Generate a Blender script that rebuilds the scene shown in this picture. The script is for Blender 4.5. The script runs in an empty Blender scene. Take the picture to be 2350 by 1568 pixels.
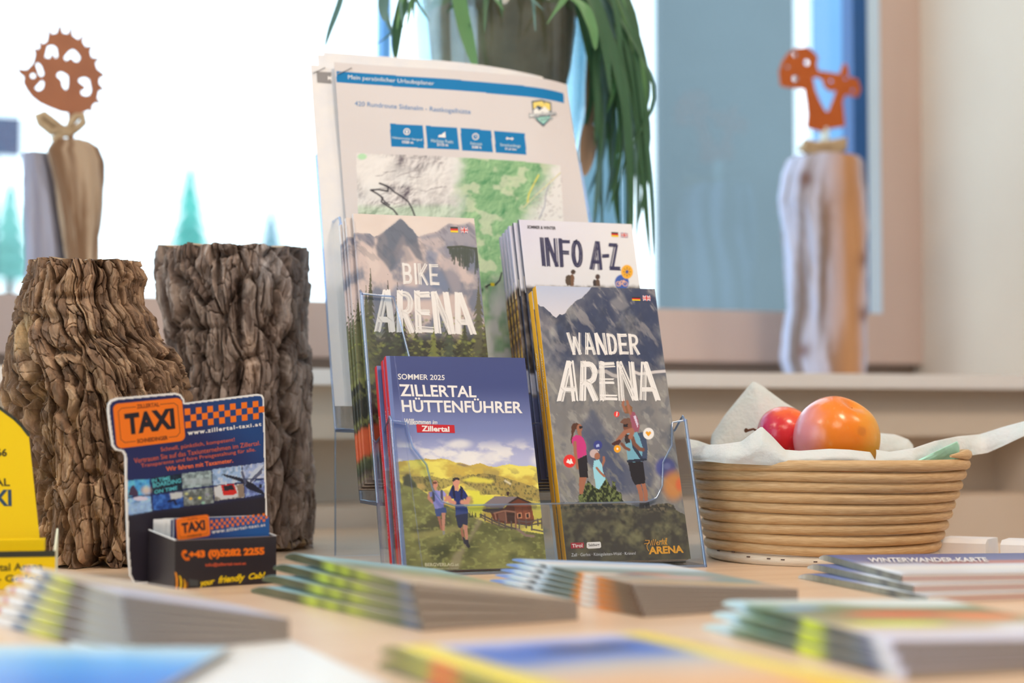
import bpy, math, random
import numpy as np
from mathutils import Matrix, Vector
random.seed(7)
sc = bpy.context.scene
COL = sc.collection

# ------------------------------------------------------------------ camera
F_PX = 4000.0                       # focal length for a 2350 px wide frame
PITCH = math.atan(171 / F_PX)
YAW = math.radians(20)
TAB = 0.75                          # table top height
CAM_H = 0.111
cy, sy = math.cos(YAW), math.sin(YAW)
def _r(v): return np.array([cy*v[0]+sy*v[1], -sy*v[0]+cy*v[1], v[2]])
c_f = _r(np.array([0, math.cos(PITCH), math.sin(PITCH)]))
c_u = _r(np.array([0, -math.sin(PITCH), math.cos(PITCH)]))
c_r = _r(np.array([1.0, 0, 0]))
c_o = np.array([0, 0, TAB + CAM_H])
cd = bpy.data.cameras.new('camera'); cam = bpy.data.objects.new('camera', cd); COL.objects.link(cam)
cd.sensor_width = 36; cd.lens = 36 * F_PX / 2350; cd.clip_start = 0.05; cd.clip_end = 200
m = Matrix.Identity(4)
for i in range(3):
    m[i][0] = c_r[i]; m[i][1] = c_u[i]; m[i][2] = -c_f[i]; m[i][3] = c_o[i]
cam.matrix_world = m
cd.dof.use_dof = True; cd.dof.focus_distance = 1.285; cd.dof.aperture_fstop = 4.0
cd.dof.aperture_blades = 0
sc.camera = cam

# ------------------------------------------------------------------ world + lights + exposure
w = bpy.data.worlds.new('daylight'); sc.world = w; w.use_nodes = True
nt = w.node_tree; nt.nodes.clear()
o_ = nt.nodes.new('ShaderNodeOutputWorld'); b_ = nt.nodes.new('ShaderNodeBackground')
tc = nt.nodes.new('ShaderNodeTexCoord'); sp = nt.nodes.new('ShaderNodeSeparateXYZ'); cr = nt.nodes.new('ShaderNodeValToRGB')
nt.links.new(tc.outputs['Generated'], sp.inputs[0]); nt.links.new(sp.outputs['Z'], cr.inputs[0])
cr.color_ramp.elements[0].color = (0.80, 0.93, 1.0, 1); cr.color_ramp.elements[0].position = 0.0
cr.color_ramp.elements[1].color = (0.50, 0.74, 1.0, 1); cr.color_ramp.elements[1].position = 0.7
nt.links.new(cr.outputs[0], b_.inputs['Color']); b_.inputs['Strength'].default_value = 3.3
nt.links.new(b_.outputs[0], o_.inputs[0])
def area(name, loc, target, size, power, color, portal=False, sizey=None):
    l = bpy.data.lights.new(name, 'AREA'); l.energy = power; l.color = color; l.size = size
    if sizey: l.shape = 'RECTANGLE'; l.size_y = sizey
    else: l.shape = 'DISK'
    o = bpy.data.objects.new(name, l); COL.objects.link(o); o.location = loc
    d = Vector(target) - Vector(loc); o.rotation_euler = d.to_track_quat('-Z', 'Y').to_euler()
    if portal: l.cycles.is_portal = True
    return o
WARM = (1.0, 0.80, 0.63)
area('ceiling_lamp_key', (0.75, 0.10, 2.50), (0.6, 1.2, TAB), 0.45, 18, WARM)
area('ceiling_lamp_front', (-0.3, -0.9, 2.50), (0.3, 1.2, TAB+.1), 0.9, 14, (1.0, 0.82, 0.68))
area('ceiling_lamp_right', (1.9, 0.2, 2.50), (0.7, 1.3, TAB), 0.5, 8, WARM)
area('ceiling_lamp_left', (-1.2, 0.9, 2.50), (0.1, 1.3, TAB+.1), 0.5, 8, WARM)
sc.cycles.transparent_max_bounces = 48; sc.cycles.max_bounces = 14
sc.view_settings.view_transform = 'Standard'; sc.view_settings.look = 'None'
sc.view_settings.gamma = 1; sc.view_settings.exposure = -0.13; sc.view_settings.use_curve_mapping = False

# ------------------------------------------------------------------ measuring helpers
def ray(x, y): return (x-1175)/F_PX*c_r + (784-y)/F_PX*c_u + c_f
def onplane(x, y, p0, n):
    d = ray(x, y); return c_o + ((np.asarray(p0, float)-c_o) @ n) / (d @ n) * d
def ontable(x, y, h=0.0): return onplane(x, y, (0, 0, TAB+h), np.array([0, 0, 1.0]))
def atz(x, y, Z): return c_o + ray(x, y)*Z
class Frame:
    """plane: ex right, ez up, ey = into the thing (away from viewer)"""
    def __init__(s, o, ex, ez):
        s.o = np.asarray(o, float); s.ex = np.asarray(ex, float)/np.linalg.norm(ex); s.ez = np.asarray(ez, float)/np.linalg.norm(ez)
        s.ey = np.cross(s.ez, s.ex)
    def w(s, x, y, z): return s.o + s.ex*x + s.ey*y + s.ez*z
    def mat(s):
        M = Matrix.Identity(4)
        for i in range(3): M[i][0] = s.ex[i]; M[i][1] = s.ey[i]; M[i][2] = s.ez[i]; M[i][3] = s.o[i]
        return M
    def loc(s, px, py, y=0.0):
        p = onplane(px, py, s.o + s.ey*y, s.ey) - s.o
        return float(p @ s.ex), float(p @ s.ez)
    def pix(s, X, Z, Y=0.0):
        P = s.o + np.multiply.outer(X, s.ex) + np.multiply.outer(Z, s.ez) + s.ey*Y - c_o
        d = P @ c_f
        return 1175 + F_PX*(P @ c_r)/d, 784 - F_PX*(P @ c_u)/d
def yawdir(deg):                      # horizontal direction, angle from the camera's right
    a = math.radians(deg - 20); return np.array([math.cos(a), math.sin(a), 0])

# ------------------------------------------------------------------ colour + noise
def lin(c):
    c = np.asarray(c, float)/255.0
    return np.where(c <= .04045, c/12.92, ((c+.055)/1.055)**2.4)
TINT = np.array([0.86, 0.74, 0.64])
def K(*c): return np.clip(lin(c)/TINT, 0.004, .92)        # pigment that prints as the seen colour under the room's warm lamps
_R = np.random.RandomState(3).rand(256, 256)
def vn(x, y, s=0):
    xi = np.floor(x).astype(int); yi = np.floor(y).astype(int); fx = x-xi; fy = y-yi
    fx = fx*fx*(3-2*fx); fy = fy*fy*(3-2*fy); a = s*37; b = s*91
    g = lambda i, j: _R[(xi+i+a) & 255, (yi+j+b) & 255]
    return (g(0,0)*(1-fx)+g(1,0)*fx)*(1-fy) + (g(0,1)*(1-fx)+g(1,1)*fx)*fy
def fbm(x, y, o=4, s=0):
    t = 0; a = 1; n = 0
    for i in range(o):
        t = t + a*vn(x*2**i, y*2**i, s+i); n += a; a *= .5
    return t/n
def sstep(a, b, x):
    t = np.clip((x-a)/(b-a), 0, 1); return t*t*(3-2*t)
def voro(x, y, s=0):
    xi = np.floor(x).astype(int); yi = np.floor(y).astype(int)
    f1 = np.full(x.shape, 9.); f2 = np.full(x.shape, 9.); cid = np.zeros(x.shape); gx = np.zeros(x.shape); gy = np.zeros(x.shape)
    for i in (-1, 0, 1):
        for j in (-1, 0, 1):
            a = (xi+i+s*13) & 255; b = (yi+j+s*29) & 255
            cx = xi+i+_R[a, b]; cyy = yi+j+_R[b, a]
            d = np.hypot(x-cx, y-cyy); r = _R[(a*7+3) & 255, (b*5+1) & 255]
            m1 = d < f1; f2 = np.where(m1, f1, np.minimum(f2, d)); cid = np.where(m1, r, cid)
            gx = np.where(m1, x-cx, gx); gy = np.where(m1, y-cyy, gy); f1 = np.where(m1, d, f1)
    return f1, f2, cid, gx, gy
def inpoly(P, X, Y):
    r = np.zeros(X.shape, bool); n = len(P)
    x0 = min(p[0] for p in P); x1 = max(p[0] for p in P); y0 = min(p[1] for p in P); y1 = max(p[1] for p in P)
    bb = (X >= x0) & (X <= x1) & (Y >= y0) & (Y <= y1)
    if not bb.any(): return r
    xs = X[bb]; ys = Y[bb]; c = np.zeros(xs.shape, bool)
    for i in range(n):
        ax, ay = P[i]; bx, by = P[i-1]
        if ay == by: continue
        t = ((ay > ys) != (by > ys)) & (xs < (bx-ax)*(ys-ay)/(by-ay)+ax)
        c ^= t
    r[bb] = c; return r
def Zc(ox, oy, s): return lambda pts: [(x/s+ox, y/s+oy) for x, y in pts]
ZA = Zc(680, 100, 3.264); ZB = Zc(680, 460, 3.921); ZCc = Zc(1080, 480, 3.409); ZD = Zc(1180, 860, 3.337)
ZE = Zc(720, 800, 2.903); ZF = Zc(230, 880, 3.135); ZG = Zc(880, 1060, 5.595); ZH = Zc(1260, 1180, 6.528); ZI = Zc(330, 1140, 6.819)

class Canvas:
    """flat print, worked out per vertex of the cover's own surface"""
    def __init__(s, fr, xs, zs):
        s.fr = fr; s.X, s.Z = np.meshgrid(xs, zs); s.PX, s.PY = fr.pix(s.X, s.Z); s.MX = s.X*1000; s.MZ = s.Z*1000
        s.C = np.zeros(s.X.shape+(3,))
    def fill(s, col, mask=None, a=1.0):
        col = np.asarray(col, float)
        if mask is None: s.C[:] = col; return
        mk = mask.astype(float) if mask.dtype == bool else mask
        mk = (mk*a)[..., None]; s.C = s.C*(1-mk) + col*mk
    def poly(s, P, col, a=1.0, soft=0): 
        mk = inpoly(P, s.PX, s.PY).astype(float)
        for k in range(soft):
            mk = (mk + np.roll(mk,1,0)+np.roll(mk,-1,0)+np.roll(mk,1,1)+np.roll(mk,-1,1))/5
        s.fill(col, mk, a)
    def ell(s, cx, cy_, rx, ry, col, a=1.0, soft=.08):
        d = np.hypot((s.PX-cx)/rx, (s.PY-cy_)/ry); s.fill(col, 1-sstep(1-soft, 1+soft, d), a)
    def line(s, P, wd, col, a=1.0, seg=None):
        mk = np.zeros(s.X.shape)
        for (ax, ay), (bx, by) in zip(P[:-1], P[1:]):
            bb = (s.PX > min(ax,bx)-wd*2) & (s.PX < max(ax,bx)+wd*2) & (s.PY > min(ay,by)-wd*2) & (s.PY < max(ay,by)+wd*2)
            x = s.PX[bb]; y = s.PY[bb]; L = (bx-ax)**2+(by-ay)**2+1e-9
            t = np.clip(((x-ax)*(bx-ax)+(y-ay)*(by-ay))/L, 0, 1)
            d = np.hypot(x-ax-t*(bx-ax), y-ay-t*(by-ay)); mk[bb] = np.maximum(mk[bb], 1-sstep(wd*.35, wd*.75, d))
        s.fill(col, mk, a)
    def mix(s, c1, c2, t, mask=None, a=1.0):
        t = np.clip(t, 0, 1)[..., None]; s.fill(np.asarray(c1)*(1-t)+np.asarray(c2)*t, np.ones(s.X.shape) if mask is None else mask, a)
    def n(s, sx, sz, o=4, sd=0): return fbm(s.MX/sx+50, s.MZ/sz+50, o, sd)

# ------------------------------------------------------------------ materials
MATS = {}
def mat(name, col=None, rough=.5, spec=.5, metal=0, trans=0, noise=None, bump=None, vcol=False, emit=None, coat=0, sub=None):
    if name in MATS: return MATS[name]
    m = bpy.data.materials.new(name); m.use_nodes = True; nt = m.node_tree; b = nt.nodes['Principled BSDF']
    b.inputs['Roughness'].default_value = rough; b.inputs['Specular IOR Level'].default_value = spec; b.inputs['Metallic'].default_value = metal
    if coat: b.inputs['Coat Weight'].default_value = coat; b.inputs['Coat Roughness'].default_value = .12
    if sub: b.inputs['Subsurface Weight'].default_value = sub; b.inputs['Subsurface Radius'].default_value = (.01, .005, .003)
    tcn = nt.nodes.new('ShaderNodeTexCoord')
    if vcol:
        at = nt.nodes.new('ShaderNodeAttribute'); at.attribute_name = 'Col'; nt.links.new(at.outputs['Color'], b.inputs['Base Color'])
    elif col is not None:
        c = tuple(float(v) for v in col)+(1,)
        if noise:
            mp = nt.nodes.new('ShaderNodeMapping'); mp.inputs['Scale'].default_value = noise[1]
            nn = nt.nodes.new('ShaderNodeTexNoise'); nn.inputs['Scale'].default_value = noise[0]; nn.inputs['Detail'].default_value = 5
            rp = nt.nodes.new('ShaderNodeValToRGB'); rp.color_ramp.elements[0].position = .3; rp.color_ramp.elements[1].position = .7
            rp.color_ramp.elements[0].color = c; rp.color_ramp.elements[1].color = tuple(float(v) for v in noise[2])+(1,)
            nt.links.new(tcn.outputs['Object'], mp.inputs[0]); nt.links.new(mp.outputs[0], nn.inputs['Vector'])
            nt.links.new(nn.outputs['Fac'], rp.inputs[0]); nt.links.new(rp.outputs[0], b.inputs['Base Color'])
        else: b.inputs['Base Color'].default_value = c
    if bump:
        mp2 = nt.nodes.new('ShaderNodeMapping'); mp2.inputs['Scale'].default_value = bump[2] if len(bump) > 2 else (1,1,1)
        n2 = nt.nodes.new('ShaderNodeTexNoise'); n2.inputs['Scale'].default_value = bump[0]; n2.inputs['Detail'].default_value = 4
        bp = nt.nodes.new('ShaderNodeBump'); bp.inputs['Strength'].default_value = bump[1]; bp.inputs['Distance'].default_value = .002
        nt.links.new(tcn.outputs['Object'], mp2.inputs[0]); nt.links.new(mp2.outputs[0], n2.inputs['Vector'])
        nt.links.new(n2.outputs['Fac'], bp.inputs['Height']); nt.links.new(bp.outputs[0], b.inputs['Normal'])
    MATS[name] = m; return m
def clear_mat(name, tint, ior=1.49, rough=.02, base=0.0, glosscol=(1,1,1)):
    """thin clear plastic or glass: see-through with a Fresnel sheen"""
    m = bpy.data.materials.new(name); m.use_nodes = True; nt = m.node_tree; nt.nodes.clear()
    o = nt.nodes.new('ShaderNodeOutputMaterial'); t = nt.nodes.new('ShaderNodeBsdfTransparent'); g = nt.nodes.new('ShaderNodeBsdfGlossy')
    mx = nt.nodes.new('ShaderNodeMixShader'); fr = nt.nodes.new('ShaderNodeFresnel'); ge = nt.nodes.new('ShaderNodeNewGeometry'); mr = nt.nodes.new('ShaderNodeMapRange'); mr.inputs['To Min'].default_value = ior; mr.inputs['To Max'].default_value = 1/ior
    nt.links.new(ge.outputs['Backfacing'], mr.inputs['Value']); nt.links.new(mr.outputs[0], fr.inputs['IOR'])
    t.inputs['Color'].default_value = tuple(tint)+(1,); g.inputs['Roughness'].default_value = rough; g.inputs['Color'].default_value = tuple(glosscol)+(1,)
    ad = nt.nodes.new('ShaderNodeMath'); ad.operation = 'ADD'; ad.use_clamp = True; ad.inputs[1].default_value = base
    nt.links.new(fr.outputs[0], ad.inputs[0]); nt.links.new(ad.outputs[0], mx.inputs[0])
    nt.links.new(t.outputs[0], mx.inputs[1]); nt.links.new(g.outputs[0], mx.inputs[2]); nt.links.new(mx.outputs[0], o.inputs[0])
    MATS[name] = m; return m
PRINT = mat('printed_cover', rough=.38, spec=.4, vcol=True)
PAPER = mat('white_paper', K(222,210,203), .6, .2, noise=(60, (1,1,1), K(230,218,210)))
PAGES = mat('page_edges', K(205,188,172), .7, .1, noise=(900, (1,1,1), K(160,142,126)))
def flat(r, g, b, rough=.4, spec=.4):
    return mat('ink_%d_%d_%d' % (r, g, b), K(r, g, b), rough, spec)
WHITE = flat(232, 226, 224)

# ------------------------------------------------------------------ object helpers
def tag(o, label=None, cat=None, group=None, kind=None):
    if label: o['label'] = label
    if cat: o['category'] = cat
    if group: o['group'] = group
    if kind: o['kind'] = kind
    return o
def empty(name, M=None, label=None, cat=None, group=None, kind=None):
    o = bpy.data.objects.new(name, None); COL.objects.link(o); o.empty_display_size = .02
    if M is not None: o.matrix_world = M if isinstance(M, Matrix) else Matrix.Translation(Vector(M))
    return tag(o, label, cat, group, kind)
def me_from(name, verts, faces, mats, midx=None, smooth=False, cols=None):
    me = bpy.data.meshes.new(name); me.from_pydata([tuple(map(float, v)) for v in verts], [], [tuple(f) for f in faces]); 
    for mm in (mats if isinstance(mats, (list, tuple)) else [mats]): me.materials.append(mm)
    if midx is not None: me.polygons.foreach_set('material_index', midx)
    if smooth: me.polygons.foreach_set('use_smooth', [True]*len(me.polygons))
    me.update(); return me
def link(name, me, parent=None, M=None):
    o = bpy.data.objects.new(name, me); COL.objects.link(o)
    if parent is not None: o.parent = parent
    if M is not None:
        if parent is not None: o.matrix_local = M
        else: o.matrix_world = M
    return o
def grid_mesh(name, P, mats, cols=None, smooth=True, close_u=False, close_v=False):
    """P: (rows, cols, 3) array -> quad grid, with vertex colours"""
    r, c = P.shape[:2]; idx = np.arange(r*c).reshape(r, c)
    a = idx; 
    if close_u: a = np.concatenate([a, a[:, :1]], 1)
    if close_v: a = np.concatenate([a, a[:1]], 0)
    q = np.stack([a[:-1, :-1], a[:-1, 1:], a[1:, 1:], a[1:, :-1]], -1).reshape(-1, 4)
    me = bpy.data.meshes.new(name); n = len(q)
    me.vertices.add(r*c); me.vertices.foreach_set('co', P.reshape(-1).astype(np.float32))
    me.loops.add(n*4); me.loops.foreach_set('vertex_index', q.reshape(-1).astype(np.int32))
    me.polygons.add(n); me.polygons.foreach_set('loop_start', np.arange(0, n*4, 4, dtype=np.int32))
    me.polygons.foreach_set('loop_total', np.full(n, 4, dtype=np.int32))
    me.update(calc_edges=True)
    me.polygons.foreach_set('use_smooth', np.full(n, smooth))
    for mm in (mats if isinstance(mats, (list, tuple)) else [mats]): me.materials.append(mm)
    if cols is not None:
        at = me.color_attributes.new('Col', 'FLOAT_COLOR', 'POINT')
        cc = np.concatenate([cols.reshape(-1, 3), np.ones((r*c, 1))], 1).astype(np.float32); at.data.foreach_set('color', cc.reshape(-1))
    me.update(); return me
class MB:
    def __init__(s): s.v = []; s.f = []; s.m = []; s.mats = []; s.sm = []
    def mi(s, mt):
        if mt not in s.mats: s.mats.append(mt)
        return s.mats.index(mt)
    def add(s, vs, fs, mt, smooth=False):
        k = len(s.v); i = s.mi(mt); s.v += [tuple(map(float, v)) for v in vs]
        for f in fs: s.f.append(tuple(k+j for j in f)); s.m.append(i); s.sm.append(smooth)
        return s
    def box(s, a, b, mt, bev=0):
        (x0,y0,z0), (x1,y1,z1) = a, b
        vs = [(x0,y0,z0),(x1,y0,z0),(x1,y1,z0),(x0,y1,z0),(x0,y0,z1),(x1,y0,z1),(x1,y1,z1),(x0,y1,z1)]
        return s.add(vs, [(3,2,1,0),(4,5,6,7),(0,1,5,4),(1,2,6,5),(2,3,7,6),(3,0,4,7)], mt)
    def prism(s, P, d, mt, side=None, smooth=False):
        """polygon P (3D points), pushed by vector d"""
        n = len(P); P = [np.asarray(p, float) for p in P]; d = np.asarray(d, float)
        vs = P+[p+d for p in P]; s.add(vs, [tuple(range(n)), tuple(range(2*n-1, n-1, -1))], mt)
        k = len(s.v)-2*n; i = s.mi(side or mt)
        for j in range(n): s.f.append((k+j, k+n+j, k+n+(j+1) % n, k+(j+1) % n)); s.m.append(i); s.sm.append(smooth)
        return s
    def tube(s, pts, rad, mt, n=8, caps=True):
        pts = [np.asarray(p, float) for p in pts]; rad = rad if hasattr(rad, '__len__') else [rad]*len(pts)
        k0 = None; rings = []; up = None
        for i, p in enumerate(pts):
            t = pts[min(i+1, len(pts)-1)]-pts[max(i-1, 0)]; t = t/(np.linalg.norm(t)+1e-12)
            if up is None: up = np.cross(t, [0,0,1.0] if abs(t[2]) < .9 else [1.0,0,0])
            up = up - t*(up@t); up /= np.linalg.norm(up)+1e-12; sd = np.cross(t, up)
            rings.append([p + rad[i]*(math.cos(2*math.pi*j/n)*up+math.sin(2*math.pi*j/n)*sd) for j in range(n)])
        vs = [v for r in rings for v in r]; fs = []
        for i in range(len(rings)-1):
            for j in range(n): fs.append((i*n+j, i*n+(j+1) % n, (i+1)*n+(j+1) % n, (i+1)*n+j))
        s.add(vs, fs, mt, True)
        if caps: s.add(rings[0], [tuple(range(n-1,-1,-1))], mt); s.add(rings[-1], [tuple(range(n))], mt)
        return s
    def lathe(s, prof, mt, n=48, c=(0,0,0), smooth=True):
        vs = []; fs = []
        for r, z in prof:
            for j in range(n): a = 2*math.pi*j/n; vs.append((c[0]+r*math.cos(a), c[1]+r*math.sin(a), c[2]+z))
        for i in range(len(prof)-1):
            for j in range(n): fs.append((i*n+j, i*n+(j+1) % n, (i+1)*n+(j+1) % n, (i+1)*n+j))
        return s.add(vs, fs, mt, smooth)
    def build(s, name, parent=None, M=None):
        me = me_from(name, s.v, s.f, s.mats, s.m); me.polygons.foreach_set('use_smooth', s.sm); me.update()
        return link(name, me, parent, M)
def struct(name, mb): o = mb.build(name); o['kind'] = 'structure'; return o

# ------------------------------------------------------------------ lettering
_tc = {}
def text2d(txt, bold=0.0, shear=0.0, space=1.0, smallcaps=False):
    key = (txt, bold, shear, space)
    if key in _tc: return _tc[key]
    cu = bpy.data.curves.new('lettering', 'FONT'); cu.body = txt; cu.offset = bold; cu.shear = shear; cu.space_character = space
    cu.resolution_u = 3; cu.fill_mode = 'FRONT'
    ob = bpy.data.objects.new('lettering', cu); COL.objects.link(ob)
    dg = bpy.context.evaluated_depsgraph_get(); me = ob.evaluated_get(dg).to_mesh()
    V = [(v.co.x, v.co.y) for v in me.vertices]; Fc = [tuple(p.vertices) for p in me.polygons]
    ob.evaluated_get(dg).to_mesh_clear(); bpy.data.objects.remove(ob); bpy.data.curves.remove(cu)
    x0 = min(v[0] for v in V); x1 = max(v[0] for v in V); y0 = min(v[1] for v in V); y1 = max(v[1] for v in V)
    V = [((x-x0)/(x1-x0), (y-y0)/(y1-y0)) for x, y in V]
    _tc[key] = (V, Fc); return _tc[key]
def quadmap(q):     # q: TL TR BR BL pixel corners
    (ax,ay),(bx,by),(cx,cyy),(dx,dy) = q
    return lambda u, v: ((dx*(1-u)+cx*u)*(1-v)+(ax*(1-u)+bx*u)*v, (dy*(1-u)+cyy*u)*(1-v)+(ay*(1-u)+by*u)*v)
class Print:
    """flat ink shapes a hair above the surface of frame fr"""
    def __init__(s, fr, surf=None, lift=.00018): s.fr = fr; s.mb = MB(); s.surf = surf; s.lift = lift
    def put(s, pts): 
        r = []
        for p in pts:
            x, z = s.fr.loc(*p); y = s.surf(x, z) if s.surf else 0
            if s.surf: x, z = s.fr.loc(*p, y=y)
            r.append((x, y-s.lift, z))
        return r
    def text(s, txt, q, mt, lift=0, **k):
        V, Fc = text2d(txt, **k); f = quadmap(q); P = s.put([f(*v) for v in V]); P = [(x, y-lift, z) for x, y, z in P]
        a, b, c = [np.array(P[i]) for i in Fc[0][:3]]
        if np.cross(b-a, c-a)[1] > 0: Fc = [tuple(reversed(f_)) for f_ in Fc]
        s.mb.add(P, Fc, mt); return s
    def poly(s, pts, mt, lift=0):
        P = [(x, y-lift, z) for x, y, z in s.put(pts)]
        s.mb.add(P, [tuple(range(len(P)))], mt); return s
    def disc(s, cx, cyy, rx, ry, mt, lift=0, n=24):
        return s.poly([(cx+rx*math.cos(2*math.pi*i/n), cyy+ry*math.sin(2*math.pi*i/n)) for i in range(n)], mt, lift)
    def strip(s, pts, wd, mt, lift=0):
        for (ax, ay), (bx, by) in zip(pts[:-1], pts[1:]):
            L = math.hypot(bx-ax, by-ay)+1e-9; nx, ny = -(by-ay)/L*wd/2, (bx-ax)/L*wd/2; ex, ey = (bx-ax)/L*wd*.3, (by-ay)/L*wd*.3
            s.poly([(ax+nx-ex, ay+ny-ey), (bx+nx+ex, by+ny+ey), (bx-nx+ex, by-ny+ey), (ax-nx-ex, ay-ny-ey)], mt, lift)
        return s
    def brush(s, word, q, mt, wd=.17, seed=0, aspect=.62):
        """hand-brushed capitals: every stroke is a few bristle tracks with gaps"""
        rnd = random.Random(seed); f = quadmap(q); n = sum(WIDTH.get(c, .62)+.20 for c in word)-.20; x = 0
        hgt = math.hypot(q[3][0]-q[0][0], q[3][1]-q[0][1]); wid = math.hypot(q[1][0]-q[0][0], q[1][1]-q[0][1])
        ar = wid/hgt/n          # glyph unit width over height
        for ch in word:
            for st in STROKES.get(ch, []):
                m_ = 6
                for k in range(m_):
                    if rnd.random() < .05: continue
                    off = ((k+.5)/m_-.5)*wd; tw = wd/m_*(1.12 if rnd.random() < .72 else .55)
                    P = [(a*WIDTH.get(ch, .62), b) for a, b in st]
                    P = [(a*ar, b) for a, b in P]; Q = []
                    for i, (a, b) in enumerate(P):
                        t0 = P[max(i-1, 0)]; t1 = P[min(i+1, len(P)-1)]; dx, dy = t1[0]-t0[0], t1[1]-t0[1]; L = math.hypot(dx, dy)+1e-9
                        e = 0
                        if i == 0: e = -(wd*.25+rnd.random()*.03)
                        if i == len(P)-1: e = wd*.25+rnd.random()*.03
                        j = off+(rnd.random()-.5)*.012
                        Q.append(((a-dy/L*j+dx/L*e, b+dx/L*j+dy/L*e), (-dy/L*tw/2, dx/L*tw/2)))
                    for (p0, n0), (p1, n1) in zip(Q[:-1], Q[1:]):
                        c4 = [(p0[0]+n0[0], p0[1]+n0[1]), (p1[0]+n1[0], p1[1]+n1[1]), (p1[0]-n1[0], p1[1]-n1[1]), (p0[0]-n0[0], p0[1]-n0[1])]
                        s.poly([f((x+a/ar)/n, b) for a, b in c4], mt, k*.000002)
            x += WIDTH.get(ch, .62)+.20
        return s
    def build(s, name, parent): return s.mb.build(name, parent)
WIDTH = {'I': .12, 'W': .95, 'M': .9, '-': .32, ' ': .3, 'N': .68, 'A': .72}
def arc(cx, cyy, rx, ry, a0, a1, n=9): return [(cx+rx*math.cos(math.radians(a0+(a1-a0)*i/(n-1))), cyy+ry*math.sin(math.radians(a0+(a1-a0)*i/(n-1)))) for i in range(n)]
STROKES = {
 'A': [[(.08,0),(.42,1)],[(.92,0),(.55,1)],[(.2,.27),(.8,.27)]],
 'R': [[(.1,0),(.1,1)],[(.1,.96)]+arc(.5,.72,.4,.24,90,-90)+[(.1,.46)],[(.45,.46),(.95,0)]],
 'E': [[(.1,0),(.1,1)],[(.1,.95),(.92,.97)],[(.1,.5),(.8,.5)],[(.1,.05),(.95,.04)]],
 'N': [[(.08,0),(.08,1)],[(.12,1),(.88,0)],[(.92,0),(.92,1)]],
 'B': [[(.1,0),(.1,1)],[(.1,.96)]+arc(.5,.74,.33,.22,90,-90)+[(.1,.52)],[(.1,.5)]+arc(.52,.27,.38,.23,90,-90)+[(.1,.04)]],
 'I': [[(.5,0),(.5,1)]],
 'K': [[(.1,0),(.1,1)],[(.9,1),(.15,.45)],[(.35,.55),(.95,0)]],
 'W': [[(.03,1),(.25,0)],[(.25,0),(.5,.8)],[(.5,.8),(.74,0)],[(.74,0),(.98,1)]],
 'D': [[(.1,0),(.1,1)],[(.1,.96),(.4,.95)]+arc(.5,.5,.4,.45,80,-80)+[(.4,.04),(.1,.04)]],
 'F': [[(.1,0),(.1,1)],[(.1,.95),(.95,.96)],[(.1,.52),(.82,.52)]],
 'O': [arc(.5,.5,.4,.47,90,470,20)],
 'Z': [[(.08,.95),(.92,.95)],[(.88,.93),(.12,.07)],[(.08,.04),(.95,.04)]],
 '-': [[(.0,.5),(1,.52)]],
}
def german_flag(pr, q):
    f = quadmap(q)
    for k, c in enumerate(((235,190,30),(205,30,30),(30,28,30))):
        pr.poly([f(0,(k+1)/3), f(1,(k+1)/3), f(1,k/3), f(0,k/3)], flat(*c), 1e-5)
def union_flag(pr, q):
    f = quadmap(q); B, W_, R_ = flat(40,55,120), flat(232,222,220), flat(205,40,45)
    pr.poly([f(0,1), f(1,1), f(1,0), f(0,0)], B, 1e-5)
    def bar(a, b, wd, mt, l):
        dx, dy = b[0]-a[0], b[1]-a[1]; L = math.hypot(dx, dy*.7); nx, ny = -dy*.7/L*wd*.8, dx/L*wd
        pr.poly([f(a[0]+nx,a[1]+ny), f(b[0]+nx,b[1]+ny), f(b[0]-nx,b[1]-ny), f(a[0]-nx,a[1]-ny)], mt, l)
    for a, b in (((.04,.06),(.96,.94)), ((.04,.94),(.96,.06))): bar(a, b, .1, W_, 2e-5); bar(a, b, .035, R_, 3e-5)
    for a, b in (((0,.5),(1,.5)), ((.5,0),(.5,1))): bar(a, b, .17, W_, 4e-5); bar(a, b, .09, R_, 5e-5)

# ================================================================== SETTING
def wx(px, y, Z=None):
    """world x of the photo column px on the vertical plane at depth y"""
    d = ray(px, 955); return float(d[0]/d[1]*y)
T = TAB
wall_m = mat('plaster_warm', K(205,180,155), .8, .2, noise=(3, (1,1,1), K(212,188,163)), bump=(120, .1))
wall_w = mat('plaster_white', K(225,215,205), .8, .2, noise=(3, (1,1,1), K(230,222,214)))
floor_m = mat('floor_boards', (.35,.22,.13), .5, .3, noise=(4, (1,12,1), (.42,.28,.17)))
wood_fr = mat('window_wood', K(180,148,128), .5, .35, noise=(14, (1,1,.1), K(190,158,138)), bump=(60, .1, (1,1,.1)))
sill_m = mat('sill_stone', K(232,218,208), .35, .4, noise=(30, (1,1,1), K(238,226,216)))
struct('floor', MB().box((-2.3,-3.1,-.1), (3.1,1.95,0), floor_m))
struct('ceiling', MB().box((-2.3,-3.1,2.62), (3.1,2.05,2.72), wall_w))
struct('wall_left', MB().box((-2.4,-3.1,0), (-2.3,-.9,2.62), wall_w).box((-2.4,1.55,0), (-2.3,2.05,2.62), wall_w).box((-2.4,-.9,0), (-2.3,1.55,.72), wall_w).box((-2.4,-.9,2.35), (-2.3,1.55,2.62), wall_w))
struct('wall_right', MB().box((3.1,-3.1,0), (3.2,2.05,2.62), wall_w))
struct('wall_front', MB().box((-2.3,-3.2,0), (3.1,-3.1,2.62), wall_w))
NX0, NX1, SILL, WY = -1.3, 1.28, T+.158, 1.95
wb = MB()
wb.box((-2.3,1.72,0), (NX0,2.05,2.62), wall_m); wb.box((NX1,1.72,0), (3.1,2.05,2.62), wall_m)
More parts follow.
